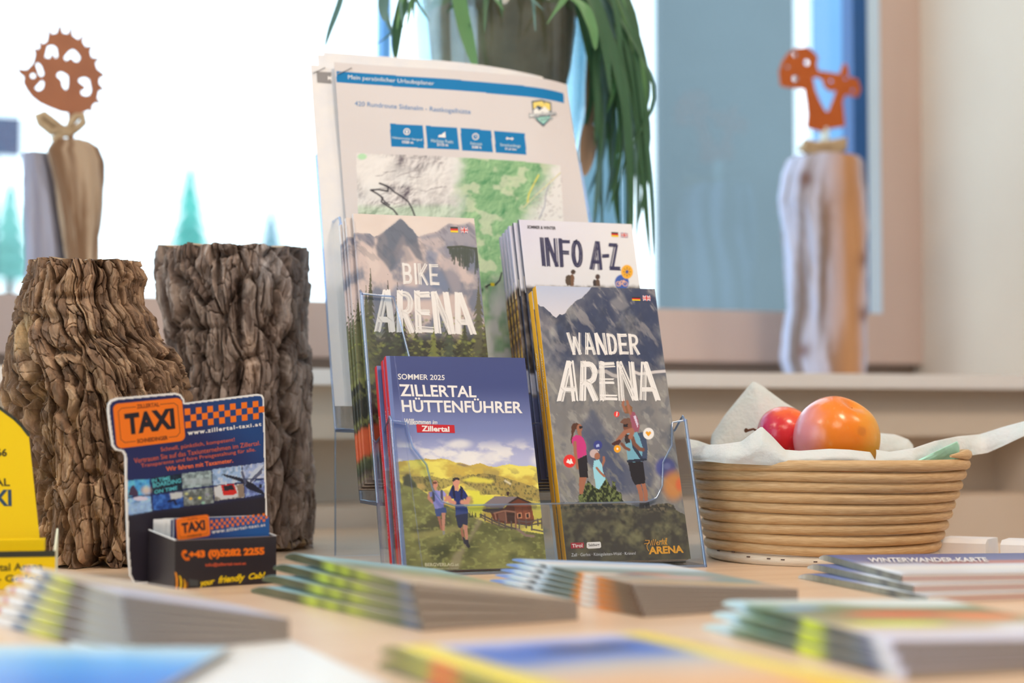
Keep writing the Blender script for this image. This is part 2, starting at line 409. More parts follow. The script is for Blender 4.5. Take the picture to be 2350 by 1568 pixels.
wb.box((NX0,1.72,2.25), (NX1,2.05,2.62), wall_m); wb.box((NX0,1.80,0), (NX1,2.05,SILL-.016), wall_m)
struct('wall_back', wb)
struct('trim_1', MB().box((NX0,1.715,T+.088), (3.0,1.80,SILL-.016), wall_m))         # apron under the sill
struct('trim_2', MB().box((NX0-.02,1.688,SILL-.016), (3.0,1.95,SILL), sill_m))      # window sill
struct('trim_3', MB().box((-1.6,1.695,0), (3.0,1.80,T+.020), mat('bench_wood', K(214,182,152), .55, .3, noise=(8, (1,1,1), K(222,192,164)))))
glass = clear_mat('window_glass', (.97,.99,.99), 1.45, .01)
def window(name, x0, x1, z0, z1, left=.0, right=.0, mats=None):
    o = empty(name, (0,0,0)); o['kind'] = 'structure'
    MB().box((x0,WY,SILL+.0205), (x1,WY+.06,z0), wood_fr).build('bottom_rail', o)
    MB().box((x0,WY,z1), (x1,WY+.06,2.25), wood_fr).build('top_rail', o)
    if left: MB().box((x0,WY,z0), (x0+left,WY+.06,z1), wood_fr).build('stile', o)
    if right: MB().box((x1-right,WY,z0), (x1,WY+.06,z1), wood_fr).build('stile', o)
    MB().box((x0+left,WY+.03,z0), (x1-right,WY+.034,z1), glass).build('pane', o)
    MB().box((x0,WY+.02,SILL), (x1,WY+.06,SILL+.0205), mat('painted_shadow_wood', K(150,122,102), .6, .2)).build('sill_shade_strip', o)  # strip under the rail: the shadow there is put into its darker wood colour
    return o
ZB0, ZT = T+.243, 2.15
jm = mat('mullion_daylight_blue', K(84,146,200), .5)  # blue daylight on the mullion edge, put into its colour
w1 = window('window_1', NX0, wx(880,WY), ZB0, ZT); w2_ = window('window_2', wx(880,WY), wx(1442,WY), ZB0, ZT)
MB().box((wx(876,WY),WY+.004,ZB0), (wx(898,WY),WY+.028,ZT), jm).build('mullion', w2_)
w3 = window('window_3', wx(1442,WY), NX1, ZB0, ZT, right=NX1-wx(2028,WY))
MB().box((wx(1966,WY),WY+.002,ZB0), (wx(1999,WY),WY+.029,ZT), mat('dark_blue_strip', K(20,72,120), .4)).build('blue_strip', w3)  # narrow dark blue strip beside the inner jamb
MB().box((wx(2000,WY),WY+.001,ZB0-.004), (wx(2028,WY),WY+.029,ZT), mat('jamb_daylight_blue', K(185,196,222), .5)).build('inner_jamb', w3)  # frame reveal with the daylight on it painted in as pale blue
for o_ in w3.children: pass
struct('trim_4', MB().box((wx(2136,WY),WY-.012,SILL), (wx(2150,WY),WY,2.25), mat('joint_dark', K(120,100,82), .6)))
# outdoors
struct('ground_outside', MB().box((-40,2.1,-.3), (60,70,-.2), mat('bright_gravel', (.75,.8,.82), .9, noise=(.4, (1,1,1), (.85,.88,.9)))))
w4 = empty('window_4', (0,0,0)); w4['kind'] = 'structure'
for y0, y1, z0, z1 in ((-.9,1.55,.72,.78),(-.9,1.55,2.29,2.35),(-.9,-.84,.78,2.29),(1.49,1.55,.78,2.29),(.30,.36,.78,2.29)): MB().box((-2.38,y0,z0), (-2.32,y1,z1), wood_fr).build('window_frame', w4)
MB().box((-2.352,-.84,.78), (-2.348,1.49,2.29), glass).build('pane', w4)
def facade(name, px0, px1, y, col, label, h=6, dep=.03):
    o = MB().box((wx(px0,y),y,-.2), (wx(px1,y),y+dep,h), mat(name+'_render', col, .8, .2, noise=(1.5, (1,1,1), np.array(col)*1.25))).build(name)
    return tag(o, label, 'building')
facade('house_wall', 1512, 1834, 4.2, (.135,.155,.16), 'grey rendered house wall outside the right window')
facade('garden_wall', 1868, 2080, 6.5, (.13,.24,.37), 'blue grey house wall further off, right of the grey one')
facade('shed_wall', 1322, 1446, 7.5, (.11,.17,.19), 'teal grey shed wall outside, behind the plant leaves', h=4)
sg = empty('signboard', (wx(-30,6.0),6.0,-.2), 'dark grey blue board on a post outside at the left edge', 'sign')
def zat(px, py, y): return float((c_o + ray(px,py)*((y)/ray(px,py)[1]))[2])
x_a, x_b = wx(-90,6.0)-wx(-30,6.0), wx(42,6.0)-wx(-30,6.0)
MB().box((x_a,-.04,zat(0,358,6.0)+.2), (x_b,.04,zat(0,268,6.0)+.2), mat('board_grey', (.075,.08,.13), .6)).build('board', sg)
MB().box((x_a-.02,-.03,0), (x_a+.1,.03,zat(0,268,6.0)+.2), mat('board_grey')).build('post', sg)
def conifer(px, ytop, ybase, y, col, label):
    z1, zb = zat(px,ytop,y), zat(px,ybase,y); x = wx(px,y); o = empty('conifer', (x,y,-.2), label, 'tree', 'trees outside')
    mb = MB(); n = 26; h = z1-zb; lv = 6
    for i in range(lv):
        r = h*.33*(1-i/lv*.86); zz = zb+.2+h*i/lv; ring = []
        for j in range(n):
            a = 2*math.pi*j/n; rr = r*(1.0 if j % 2 else .72)*random.uniform(.85,1.1); ring.append((rr*math.cos(a), rr*math.sin(a), zz+random.uniform(-.04,.02)*h))
        mb.add(ring+[(0,0,zz+h/lv*1.7)], [(j,(j+1) % n,n) for j in range(n)]+[tuple(range(n-1,-1,-1))], mat('needles_'+label[:4], col, .8, .2, noise=(3, (1,1,1), np.array(col)*.6)))
    mb.build('foliage', o); MB().tube([(0,0,0),(0,0,zb+.3)], .07*h, mat('trunk_bark', (.12,.08,.05), .9)).build('trunk', o)
conifer(432, 385, 575, 9.0, (.16,.56,.44), 'small bright green conifer outside, left of the middle of the left window')
conifer(18, 420, 640, 10.0, (.28,.56,.45), 'pale green conifer outside at the left edge')
conifer(620, 470, 640, 16.0, (.34,.46,.47), 'faint pale conifer outside beside the display stand')

# ------------------------------------------------------------------ table
tb = empty('table', (0,0,0), 'light wooden table carrying all the brochures', 'table')
top = [(-.6,1.68),(.565,1.68),(1.3,.884),(1.3,.25),(-.6,.25)]
tm = mat('light_table_wood', K(218,180,144), .32, .6, noise=(5, (1.2,14,1), K(206,164,126)), bump=(40, .08, (1,14,1)))
MB().prism([(x,y,T-.028) for x, y in reversed(top)], (0,0,.028), tm).build('table_top', tb)
for x, y in ((-.5,1.58),(.5,1.58),(1.2,.80),(1.2,.34),(-.5,.34)):
    MB().box((x-.03,y-.03,0), (x+.03,y+.03,T-.028), tm).build('leg', tb)

# ================================================================== DISPLAY STAND (clear, stepped pockets)
O = ontable(925, 1325); LEAN = math.radians(17); sl, cl = math.sin(LEAN), math.cos(LEAN)
def tier(u, w, s, lift=0): return Frame(O+np.array([u, w+s*sl, s*cl+lift]), (1,0,0), (0,sl,cl))
cp = clear_mat('clear_plastic', (.955,.97,.98), 1.49, .03, .0)
ce = clear_mat('clear_plastic_edge', (.50,.68,.95), 1.6, .30, .34, (.80,.90,1))
cb = clear_mat('clear_plastic_rim', (.72,.84,1.0), 1.5, .12, .20, (.92,.96,1))
WT = [0, .053, .100, .160]; HW = .232; TH = .0022
st = empty('brochure_stand', Matrix.Translation(Vector(O)), 'clear plastic three tier brochure stand in the middle of the table', 'stand')
def yz(w, s): return (w+s*sl, s*cl)
sides = [('pocket_side', [(.16,.105),(.16,.346),(.140,.348),(.135,.30),(.131,.287),(.122,.279),(.112,.281),(.102,.281),(.100,.275),(.100,.105)]),
         ('pocket_side', [(.100,.05),(.100,.196),(.094,.199),(.075,.208),(.057,.216),(.053,.212),(.053,.05)]),
         ('pocket_side', [(.053,.0),(.053,.098),(.045,.096),(.02,.105),(.003,.116),(0,.112),(0,.0)])]
for x in (0, HW-TH):
    for nme, P in sides:
        MB().prism([(x,)+yz(*p) for p in P], (TH,0,0), cp, ce).build(nme, st)
def wallp(name, w, P, th=TH):
    MB().prism([(u,)+yz(w, s) for u, s in P], (0, th*cl, -th*sl), cp, ce).build(name, st)
def ucut(s0, stab, slip, tw=.012, full=HW):
    L = [(0,stab),(tw,stab-.002),(tw+.003,stab-.02),(tw+.012,slip+.03),(tw+.015,slip+.012),(tw+.021,slip+.003),(tw+.03,slip)]
    return [(0,s0)]+L+[(full-u, s) for u, s in reversed(L)]+[(full,s0)]
wallp('front_panel', 0, ucut(0,.113,.050)); wallp('front_panel', .053, ucut(0,.213,.11,.026)); wallp('front_panel', .100, ucut(.05,.275,.16))
wallp('back_panel', .160, [(0,.105),(0,.344),(.004,.348),(HW-.004,.348),(HW,.344),(HW,.105)])
for w0, w1, s in ((.100,.160,.105),(.053,.100,.05)):
    a, b = yz(w0, s), yz(w1, s)
    MB().prism([(0,a[0],a[1]),(HW,a[0],a[1]),(HW,b[0],b[1]),(0,b[0],b[1])], (0,0,-.0022), cp, ce).build('pocket_floor', st)
MB().prism([(0,0,0.0001),(HW,0,.0001),(HW,.053,.0001),(0,.053,.0001)], (0,0,.0018), cp, ce).build('pocket_floor', st)
MB().prism([(0,.191,.1),(HW,.191,.1),(HW,.189,.0001),(0,.189,.0001)], (0,TH,0), cp, ce).build('rear_support', st)
for w0, w1, s0, s1, u in ((.0022,.053,0,.05,.1145),(.0552,.100,.05,.11,.119)):
    MB().prism([(u,)+yz(w0,s0),(u,)+yz(w0,s1),(u,)+yz(w1,s1),(u,)+yz(w1,s0)], (TH,0,0), cp, ce).build('divider', st)

def bead(pts, r=.0011): MB().tube(pts, r*.72, cb, 8).build('rim', st)
for w0, s0, P_ in ((0,0,ucut(0,.113,.050)), (.053,.05,ucut(0,.213,.11,.026)), (.100,.105,ucut(.05,.275,.16))):
    bead([(u,)+yz(w0, s) for u, s in P_[1:-1]])
    for u in (.0006, HW-.0006): bead([(u,)+yz(w0, s) for s in np.linspace(s0, P_[1][1], 6)], .0016)
bead([(u,)+yz(.16, s) for u, s in ((0,.105),(0,.344),(.004,.348),(HW-.004,.348),(HW,.344),(HW,.105))], .0013)
for x in (.0011, HW-.0011):
    for P_ in (sides[0][1][1:9], sides[1][1][1:6], sides[2][1][1:6]): bead([(x,)+yz(*p) for p in P_], .0012)
    bead([(x,)+yz(.16,.105), (x,)+yz(.1,.105), (x,)+yz(.1,.05), (x,)+yz(.053,.05)], .0012)
bead([(0,0,.0012),(HW,0,.0012)], .0012); bead([(0,.189,.0012),(0,.191,.1)], .001)

# ================================================================== BOOKLETS IN THE STAND
def booklet(name, fr, W, H, Tk, paint, label, group, cell=.0005, zsplit=None, spine=None, r=.0008, back=(200,190,180)):
    """cover = printed front + spine + back in one folded sheet; pages inside"""
    zs = np.linspace(0, H, int(H/cell)+1)
    if zsplit: zs = np.concatenate([np.linspace(0, zsplit, 60)[:-1], np.linspace(zsplit, H, int((H-zsplit)/cell)+1)])
    xs = np.linspace(r, W, int((W-r)/cell)+1)
    cv = Canvas(fr, xs, zs); paint(cv); n = len(xs)
    sp = [(r*(1-math.sin(a)), r*(1-math.cos(a))) for a in (0,.5,1.0,1.57)][1:]+[(0,Tk*.5),(0,Tk-r),(r*.3,Tk-r*.3),(r,Tk),(W,Tk)]
    P = np.zeros((len(zs), n+len(sp), 3)); Cc = np.zeros_like(P)
    P[:, :n, 0] = xs[::-1]; P[..., 2] = zs[:, None]; Cc[:, :n] = cv.C[:, ::-1]
    for k, (x, y) in enumerate(sp): P[:, n+k, 0] = x; P[:, n+k, 1] = y
    SC = spine(cv) if spine is not None else cv.C[:, 3]
    for k in range(len(sp)): Cc[:, n+k] = SC if k < len(sp)-1 else K(*back)
    if spine is not None: Cc[:, n] = cv.C[:, 0]
    o = empty(name, fr.mat(), label, 'booklet', group)
    link('cover', grid_mesh(name+'_cover', P, PRINT, Cc), o)
    MB().box((.0006,.0003,.0004), (W-.0004,Tk-.0003,H-.0004), PAGES).build('pages', o)
    return o
def copy_thing(o, M, label, group=None, keep=('cover','pages')):
    c = o.copy(); COL.objects.link(c); c.matrix_world = M; c['label'] = label
    if group: c['group'] = group
    for ch in o.children:
        if ch.name.split('.')[0] in keep:
            d = ch.copy(); COL.objects.link(d); d.parent = c
    return c
def fr_from(px, py, H, w, dz=0, lean=LEAN):
    """frame of a leaned booklet whose top-left front corner is seen at px,py, on pocket plane w"""
    s_, c_ = math.sin(lean), math.cos(lean)
    n = np.array([0, c_, -s_]); p0 = O+np.array([0, w, 0]); ez = np.array([0, s_, c_])
    tl = onplane(px, py, p0, n); return Frame(tl-ez*H, (1,0,0), ez)
sky = K(196,186,184)

# ---- Wander Arena
WH, WW = .2125, .0985
fw = fr_from(1229, 656, WH, .0032)
def streaks(cv, mask, c, a, sx=6, sz=18, sd=5, sh=.6):
    q = fbm((cv.MX+sh*cv.MZ)/sx+9, (cv.MZ-sh*cv.MX)/sz+9, 5, sd); cv.fill(c, mask*sstep(.52,.72,q)*a)
def paint_wander(cv):
    cv.fill(K(190,184,190)); H1 = cv.PY
    cv.mix(K(178,178,190), K(205,192,190), (cv.PY-656)/70)
    far = [(1200,690)]+ZCc([(520,735),(545,760),(575,765),(600,790),(625,810),(645,835),(670,850)])+ZCc([(700,820),(715,830),(740,815),(765,775),(800,742),(830,712),(865,700),(900,665),(925,640),(945,612),(965,585)])+[(1560,640),(1620,1300),(1200,1300)]
    m = inpoly(far, cv.PX, cv.PY).astype(float); ridge = cv.n(16,22,5,2); fine = cv.n(4,6,4,7)
    rd = sstep(.36,.70,ridge)[...,None]; base = K(60,66,84)*(1-rd)+K(146,138,132)*rd
    cv.C = cv.C*(1-m[...,None])+ (base*(.62+.62*fine[...,None]))*m[...,None]
    cv.fill(K(50,58,82), m*sstep(.45,.56,cv.n(18,30,5,11))*sstep(1010,640,cv.PY)*.8)
    streaks(cv, m*sstep(930,690,cv.PY), K(165,152,142), .55, 5, 14, 21)
    cv.poly(ZCc([(520,740),(560,800),(600,840),(640,860),(690,860),(640,930),(580,960),(530,900)]), K(140,128,124), .35, 14)
    cv.poly(ZCc([(1150,690),(1190,650),(1240,760),(1180,800),(1100,760),(1090,720)]), K(150,140,134), .5, 10)
    lo = m*sstep(835,885,cv.PY); cv.fill(K(136,126,116), lo*.72)
    streaks(cv, lo, K(96,94,98), .55, 6, 10, 31, -.5); streaks(cv, lo, K(168,156,142), .5, 4, 9, 41, .6)
    cv.line(ZCc([(960,1260),(1010,1275),(1060,1270),(1110,1300),(1150,1310)]), 7, K(205,188,176), .6)
    cv.line(ZCc([(1270,1270),(1320,1290),(1380,1285),(1440,1275),(1530,1268)]), 6, K(222,204,192), .8)
    cv.poly(ZD([(470,420),(560,330),(600,250),(700,420),(770,560),(790,680),(1010,640),(1080,760),(1040,900),(820,920),(690,760),(560,700)]), K(74,78,96), .78, 26)
    cv.poly(ZD([(560,500),(720,430),(840,640),(850,900),(640,820)]), K(66,72,94), .6, 26)
    streaks(cv, sstep(960,1040,cv.PY), K(150,140,118), .45, 5, 12, 51, .7)
    cv.ell(1527, 1073, 23, 23, K(66,70,128), .85, .25); cv.ell(1531,1070,8,7, K(130,130,165), .6, .5)
    cv.ell(1546, 1115, 24, 32, K(236,140,50), .8, .45); cv.ell(1560,1112,9,14, K(232,96,50), .8, .5)
    g = [(1200,1150)]+ZD([(300,985),(360,975),(420,985),(490,975),(560,940),(640,950),(760,975),(850,990),(930,1010),(1010,1020),(1060,1000),(1110,990),(1180,985),(1220,1000),(1240,1040),(1300,1070),(1340,1120)])+[(1620,1330),(1200,1330)]
    gm = inpoly(g, cv.PX, cv.PY+3*(cv.n(1.2,1.2,2,3)-.5)).astype(float); t = cv.n(3.2,3.2,5,61); t2 = cv.n(11,8,3,63)
    gc = K(60,52,44)+(K(132,122,82)-K(60,52,44))*np.clip((t*.9+t2*.9-.72)*1.4,0,1)[...,None]
    cv.C = cv.C*(1-gm[...,None])+gc*gm[...,None]
    cv.fill(K(150,128,92), gm*sstep(.5,.65,cv.n(2,2,4,65))*sstep(1188,1160,cv.PY)*.6)
    cv.fill(K(58,54,48), gm*sstep(1240,1285,cv.PY)*.6)
    bush = ZD([(500,985),(490,930),(530,900),(545,840),(570,815),(600,850),(640,870),(650,800),(700,790),(730,840),(745,870),(755,815),(775,825),(780,890),(820,900),(830,960),(850,985)])
    bm = inpoly(bush, cv.PX+5*(cv.n(1.4,1.4,3,71)-.5), cv.PY+6*(cv.n(1.4,1.4,3,73)-.5)).astype(float); q = cv.n(1.5,1.8,4,75)
    bc = K(36,42,28)+(K(112,116,66)-K(36,42,28))*sstep(.42,.68,q)[...,None]; cv.C = cv.C*(1-bm[...,None])+bc*bm[...,None]
    skin = K(158,98,72); skd = K(120,72,54); bl = K(34,30,34)
    # woman
    cv.poly(ZD([(436,400),(450,376),(480,370),(500,380),(505,400),(470,420),(455,450),(448,500),(436,540),(430,500),(440,460)]), K(84,50,36))
    cv.ell(*ZD([(500,412)])[0], 6.5, 10, skin); cv.poly(ZD([(495,395),(524,396),(524,412),(500,414)]), bl)
    cv.poly(ZD([(480,440),(512,440),(520,470),(500,480)]), skin)
    cv.poly(ZD([(447,480),(475,462),(510,468),(532,490),(548,530),(556,615),(530,622),(500,648),(484,640),(478,570),(450,545),(440,510)]), K(196,52,112))
    cv.line(ZD([(465,520),(468,600),(476,660),(488,715)]), 6.5, skin); 
    cv.poly(ZD([(484,648),(556,615),(562,700),(566,790),(500,786),(494,720)]), bl)
    cv.poly(ZD([(498,786),(556,788),(545,830),(525,915),(500,918),(496,850)]), skin)
    # child with cap
    cv.ell(*ZD([(612,605)])[0], 10, 10, K(190,160,150)); cv.poly(ZD([(630,576),(656,560),(648,585)]), K(215,200,190))
    cv.ell(*ZD([(636,625)])[0], 6.5, 8, skin); cv.line(ZD([(672,700),(688,660),(686,634)]), 5, skin)
    cv.poly(ZD([(610,660),(650,650),(672,690),(680,740),(700,800),(650,880),(628,870),(612,780),(604,720)]), K(150,196,200))
    cv.line(ZD([(632,715),(660,750),(690,778)]), 4.5, skin)
    # man with backpack
    cv.poly(ZD([(940,450),(985,440),(1010,470),(1022,560),(1018,640),(1000,660),(970,655)]), K(62,72,92))
    cv.poly(ZD([(862,450),(940,440),(960,480),(985,560),(975,672),(870,672),(862,600),(850,520)]), K(112,158,168)); cv.poly(ZD([(895,480),(915,470),(930,520),(960,600),(985,640),(970,655),(905,560)]), K(46,54,70))
    cv.poly(ZD([(850,455),(882,460),(888,520),(856,530),(846,500)]), K(54,40,40))
    cv.ell(*ZD([(870,395)])[0], 11, 13, skd); cv.poly(ZD([(808,366),(840,335),(880,332),(910,350),(910,378),(840,378)]), K(112,74,58)); cv.poly(ZD([(835,380),(870,378),(870,400),(838,402)]), bl)
    cv.line(ZD([(822,530),(850,560),(880,575)]), 6, skd); cv.line(ZD([(905,485),(920,530),(960,570),(985,575)]), 8, skd)
    cv.poly(ZD([(860,655),(1010,640),(1020,655),(960,668),(865,672)]), K(40,44,58))
    cv.poly(ZD([(872,672),(985,668),(1000,760),(1005,832),(925,845),(900,800)]), bl)
    cv.poly(ZD([(932,845),(968,838),(985,900),(992,980),(965,980),(950,900)]), skin); cv.poly(ZD([(975,838),(1002,832),(1022,900),(1025,980),(1000,980),(990,900)]), skin)
    cv.poly(ZD([(960,975),(1000,975),(1000,1025),(955,1028)]), K(60,50,48)); cv.poly(ZD([(1000,975),(1035,975),(1042,1025),(1005,1030)]), K(50,44,44))
    # girl on his shoulders
    cv.poly(ZD([(882,290),(920,285),(945,330),(960,400),(950,440),(905,435),(896,370)]), K(150,78,92)); cv.poly(ZD([(912,320),(930,310),(950,380),(945,410)]), K(205,180,190))
    cv.poly(ZD([(835,270),(850,240),(880,225),(905,250),(905,285),(880,300),(850,300)]), K(132,88,56)); cv.line(ZD([(838,190),(832,230),(850,280)]), 5, skin); cv.line(ZD([(866,205),(876,250),(890,300)]), 5.5, skin)
    cv.line(ZD([(900,425),(850,440),(815,480),(795,505)]), 9, skin); cv.poly(ZD([(743,530),(770,512),(810,495),(820,512),(800,540),(760,542)]), K(72,40,40))
    cv.line(ZD([(905,440),(890,480)]), 9, skin)
    # round icons
    for p, r_, c in (((424,663),14,(222,46,40)), ((785,303),6.3,(226,52,44)), ((641,540),10,(58,62,120)), ((790,569),8,(238,150,30)), ((1029,452),12.5,(232,226,218))):
        cv.ell(*ZD([p])[0], r_, r_*1.07, K(*c), 1, .06)
    cv.poly(ZD([(398,672),(412,645),(424,660),(436,640),(452,682),(424,684)]), K(236,226,220)); cv.poly(ZD([(1005,447),(1016,434),(1028,441),(1041,432),(1051,447),(1029,474)]), K(238,150,30))
    cv.ell(*ZD([(790,569)])[0], 2.4, 2.4, K(240,225,200)); cv.poly(ZD([(626,540),(652,528),(652,552),(630,556)]), K(170,174,205)); cv.line(ZD([(788,290),(785,316)]), 2, K(240,220,210))
    cv.fill(cv.C*.93+.05*K(200,180,150), sstep(1154,1158,cv.PY)*.6)
OR1 = K(240,158,28)
def spine_w(cv): 
    n_ = len(cv.Z); return np.tile(OR1, (n_, 1))
Tw = .0078
bw = booklet('booklet', fw, WW, WH, Tw, paint_wander, 'grey mountain booklet with orange spine, titled WANDER ARENA, front copy', 'hiking booklets in the front pocket', .00042, spine=spine_w)
pr = Print(fw)
pr.brush('WANDER', [(1302,766),(1462,769),(1466,812),(1310,812)], WHITE, .155, 2)
pr.brush('ARENA', [(1290,833),(1498,835),(1512,915),(1283,917)], WHITE, .155, 4)
pr.build('title_lettering', bw)
pr = Print(fw)
german_flag(pr, ZCc([(1261,688),(1325,690),(1328,718),(1264,716)])); union_flag(pr, ZCc([(1343,676),(1406,677),(1409,720),(1346,718)]))
pr.poly(ZH([(322,432),(520,428),(522,510),(328,520)]), flat(168,42,52)); pr.text('Tirol', ZH([(340,452),(498,444),(500,500),(345,504)]), WHITE, 1e-5, bold=.02)
pr.poly(ZH([(575,424),(760,416),(774,432),(780,495),(760,512),(590,522),(564,505),(562,440)]), WHITE); pr.text('Salzburg', ZH([(588,448),(752,440),(754,490),(592,497)]), flat(50,40,44), 1e-5, bold=.02)
pr.text('Zell · Gerlos · Königsleiten-Wald · Krimml', ZH([(332,590),(1294,566),(1296,624),(335,654)]), flat(205,198,192), bold=.004)
GO = flat(238,158,48)
pr.text('ARENA', ZH([(1490,492),(2000,470),(2018,582),(1494,606)]), GO, bold=.04)
for P in ([(1425,448),(1500,438),(1500,395),(1440,395)], [(1500,395),(1490,440),(1465,470),(1470,520),(1495,555)], [(1520,470),(1535,400)], [(1548,470),(1562,380)], [(1575,468),(1595,380)], [(1608,450),(1635,430),(1620,412),(1605,440),(1620,466),(1645,455)], [(1650,462),(1655,420),(1680,412)], [(1690,460),(1700,372)], [(1645,405),(1745,398)], [(1742,420),(1715,418),(1708,450),(1735,455),(1745,420),(1750,460)], [(1768,462),(1752,430),(1765,362),(1748,366),(1752,440)]):
    pr.strip(ZH(P), 1.3, GO)
pr.build('logo_lettering', bw)
pr = Print(Frame(fw.w(0,0,0), (0,-1,0), fw.ez), lift=0)
# spine wording, read top to bottom
def spine_text(parent, txt, z_top, z_bot, Tk, mt, xo=.0, sz=.0022):
    V, Fc = text2d(txt, bold=.01); P = [(-.0002, Tk*.5+xo+(v-.5)*sz, z_top-(z_top-z_bot)*u) for u, v in V]
    MB().add(P, [tuple(reversed(f_)) for f_ in Fc], mt).build('spine_lettering', parent)
spine_text(bw, 'Wander Arena', WH-.048, WH-.095, Tw, flat(245,225,190))
c2 = copy_thing(bw, Frame(fw.w(-.0004,Tw+.0006,-.001), fw.ex, fw.ez).mat(), 'grey mountain booklet with orange spine, rear copy behind the WANDER ARENA one', keep=('cover','pages','spine_lettering'))

# ---- Huettenfuehrer
HH, HWd = .1575, .107
fh = fr_from(884, 817, HH, .0032, 0)
fh = Frame(fh.o, (1,0,-.004), fh.ez)
def paint_hut(cv):
    t = (cv.PY-817)/250; cv.fill(K(58,68,118))
    cv.mix(K(60,68,112), K(118,122,160), sstep(.25,.72,t)); cv.fill(K(190,182,200), sstep(.66,1.0,t)*.8); 
    cl_ = cv.n(14,7,5,4); cm = sstep(1002,1040,cv.PY); cv.fill(K(232,220,220), cm*sstep(.47,.66,cl_)*.85)
    for cx, cyy, rx, ry in ((1055,1020,24,10),(1075,1055,40,14),(1128,1050,20,14),(1240,1058,20,14)): cv.ell(cx, cyy+5*0, rx, ry, K(240,228,224), .75, .6)
    hill = [(880,1062)]+ZE([(560,755),(640,745),(700,740),(740,735),(800,740),(850,733),(900,742),(940,760),(980,762),(1040,782),(1080,770),(1110,766),(1160,785),(1210,792),(1260,778),(1300,772),(1380,785),(1440,782),(1490,792),(1540,808)])+[(1300,1080),(1300,1330),(880,1330)]
    m = inpoly(hill, cv.PX, cv.PY+2*(cv.n(3,3,3,9)-.5)).astype(float); q = cv.n(14,7,5,14)
    hc = K(196,160,70)+(K(232,206,92)-K(196,160,70))*sstep(.35,.65,q)[...,None]; cv.C = cv.C*(1-m[...,None])+hc*m[...,None]
    cv.poly(ZE([(960,765),(1000,772),(1050,790),(1000,788),(950,775)]), K(110,88,92), .8, 3)
    cv.fill(K(150,128,78), m*sstep(.52,.62,cv.n(9,5,5,16))*sstep(1065,1090,cv.PY)*.6)
    wood = ZG([(240,190),(420,200),(620,190),(880,240),(1050,180),(1300,150),(1480,190),(1700,250),(1950,330),(2100,420),(2120,560),(1450,420),(1230,430),(1230,380),(980,250),(700,380),(420,380)])
    wm = inpoly(wood, cv.PX+6*(cv.n(2,2,3,19)-.5), cv.PY+6*(cv.n(2,2,3,18)-.5)).astype(float)
    cv.fill(K(146,122,70), wm*.75); cv.fill(K(96,88,56), wm*sstep(.5,.62,cv.n(1.2,1.8,4,23))*.8)
    cv.poly(ZG([(1000,240),(1150,190),(1420,240),(1380,280),(1150,270)]), K(222,200,76), .9, 4)
    cv.poly(ZG([(1050,360),(1230,380),(1240,430),(1430,440),(1290,560),(1240,700),(1210,720),(1100,640),(1080,560),(1150,540),(1150,470)]), K(220,204,66), .95, 3)
    cv.poly(ZG([(1920,640),(2120,680),(2200,850),(2080,820),(1980,760)]), K(216,196,80), .9, 5)
    cv.poly(ZG([(1560,235),(1640,280),(1630,300),(1545,250)]), K(228,208,170), .9, 2); cv.poly(ZG([(1920,310),(2010,300),(1990,325)]), K(228,212,110), .9, 2)
    cv.poly(ZG([(410,285),(520,280),(540,330),(480,370),(430,350)]), K(214,170,96), .8, 5)
    gr = [(880,1060)]+ZG([(240,300),(300,170),(340,160),(380,240),(420,290),(425,330),(600,440),(700,520),(800,560),(900,620),(1080,640),(1120,700),(1200,740),(1400,800),(1720,880),(1850,900),(2200,960)])+[(1300,1330),(880,1330)]
    gm = inpoly(gr, cv.PX+4*(cv.n(2,2,3,27)-.5), cv.PY).astype(float); q = cv.n(9,5,5,31); q2 = cv.n(24,14,3,33)
    gc = K(88,84,44)+(K(160,150,84)-K(88,84,44))*np.clip(q*.9+q2*.9-.45,0,1)[...,None]; cv.C = cv.C*(1-gm[...,None])+gc*gm[...,None]
    cv.poly(ZG([(340,880),(520,780),(720,640),(860,700),(900,790),(720,870),(420,910)]), K(78,70,48), .75, 12)
    cv.poly(ZG([(620,1100),(820,1040),(860,1200),(760,1290),(600,1250)]), K(62,62,36), .7, 16); cv.poly(ZG([(1620,1180),(1720,1200),(1680,1320),(1600,1260)]), K(92,92,50), .6, 12)
    cv.poly(ZG([(1200,730),(1280,740),(1210,860),(1130,980),(1060,1100),(1010,1220),(960,1420),(820,1420),(900,1200),(1060,1040),(1130,900)]), K(170,146,112), .6, 7)
    cv.fill(K(176,168,92), gm*sstep(.58,.7,cv.n(3,2,4,37))*.5)
    cv.poly(ZG([(330,930),(700,880),(900,830),(1100,800),(1090,860),(700,960),(400,1000)]), K(178,158,92), .5, 10)
    # dark spruces, left slope
    cv.poly(ZG([(240,200),(300,150),(330,160),(360,230),(400,260),(425,330),(380,340),(260,300)]), K(58,58,52), .85, 3)
    for x in (1110,1140,1180,1250): cv.poly(ZG([(x-18,720),(x,640),(x+18,720)]), K(62,66,36), .9)
    # hut
    cv.poly(ZG([(1600,540),(1720,470),(1890,545),(1940,770),(1880,830),(1700,800),(1560,800),(1420,760),(1370,650),(1480,640),(1550,600)]), K(104,52,34)); 
    cv.fill(K(150,74,44), inpoly(ZG([(1670,560),(1890,550),(1935,740),(1720,740)]), cv.PX, cv.PY)*(.5+.5*sstep(.4,.6,fbm(cv.MX/.5, cv.MZ/8, 3, 40))))
    cv.poly(ZG([(1430,445),(1720,455),(1580,555),(1530,600),(1330,590),(1270,560)]), K(128,110,108)); cv.poly(ZG([(1260,620),(1340,600),(1550,600),(1480,640),(1420,670),(1280,640)]), K(84,66,60))
    cv.poly(ZG([(1720,450),(1940,545),(1900,548),(1725,480),(1610,548),(1570,552)]), K(58,40,38)); cv.poly(ZG([(1580,390),(1610,390),(1612,440),(1585,440)]), K(60,40,36))
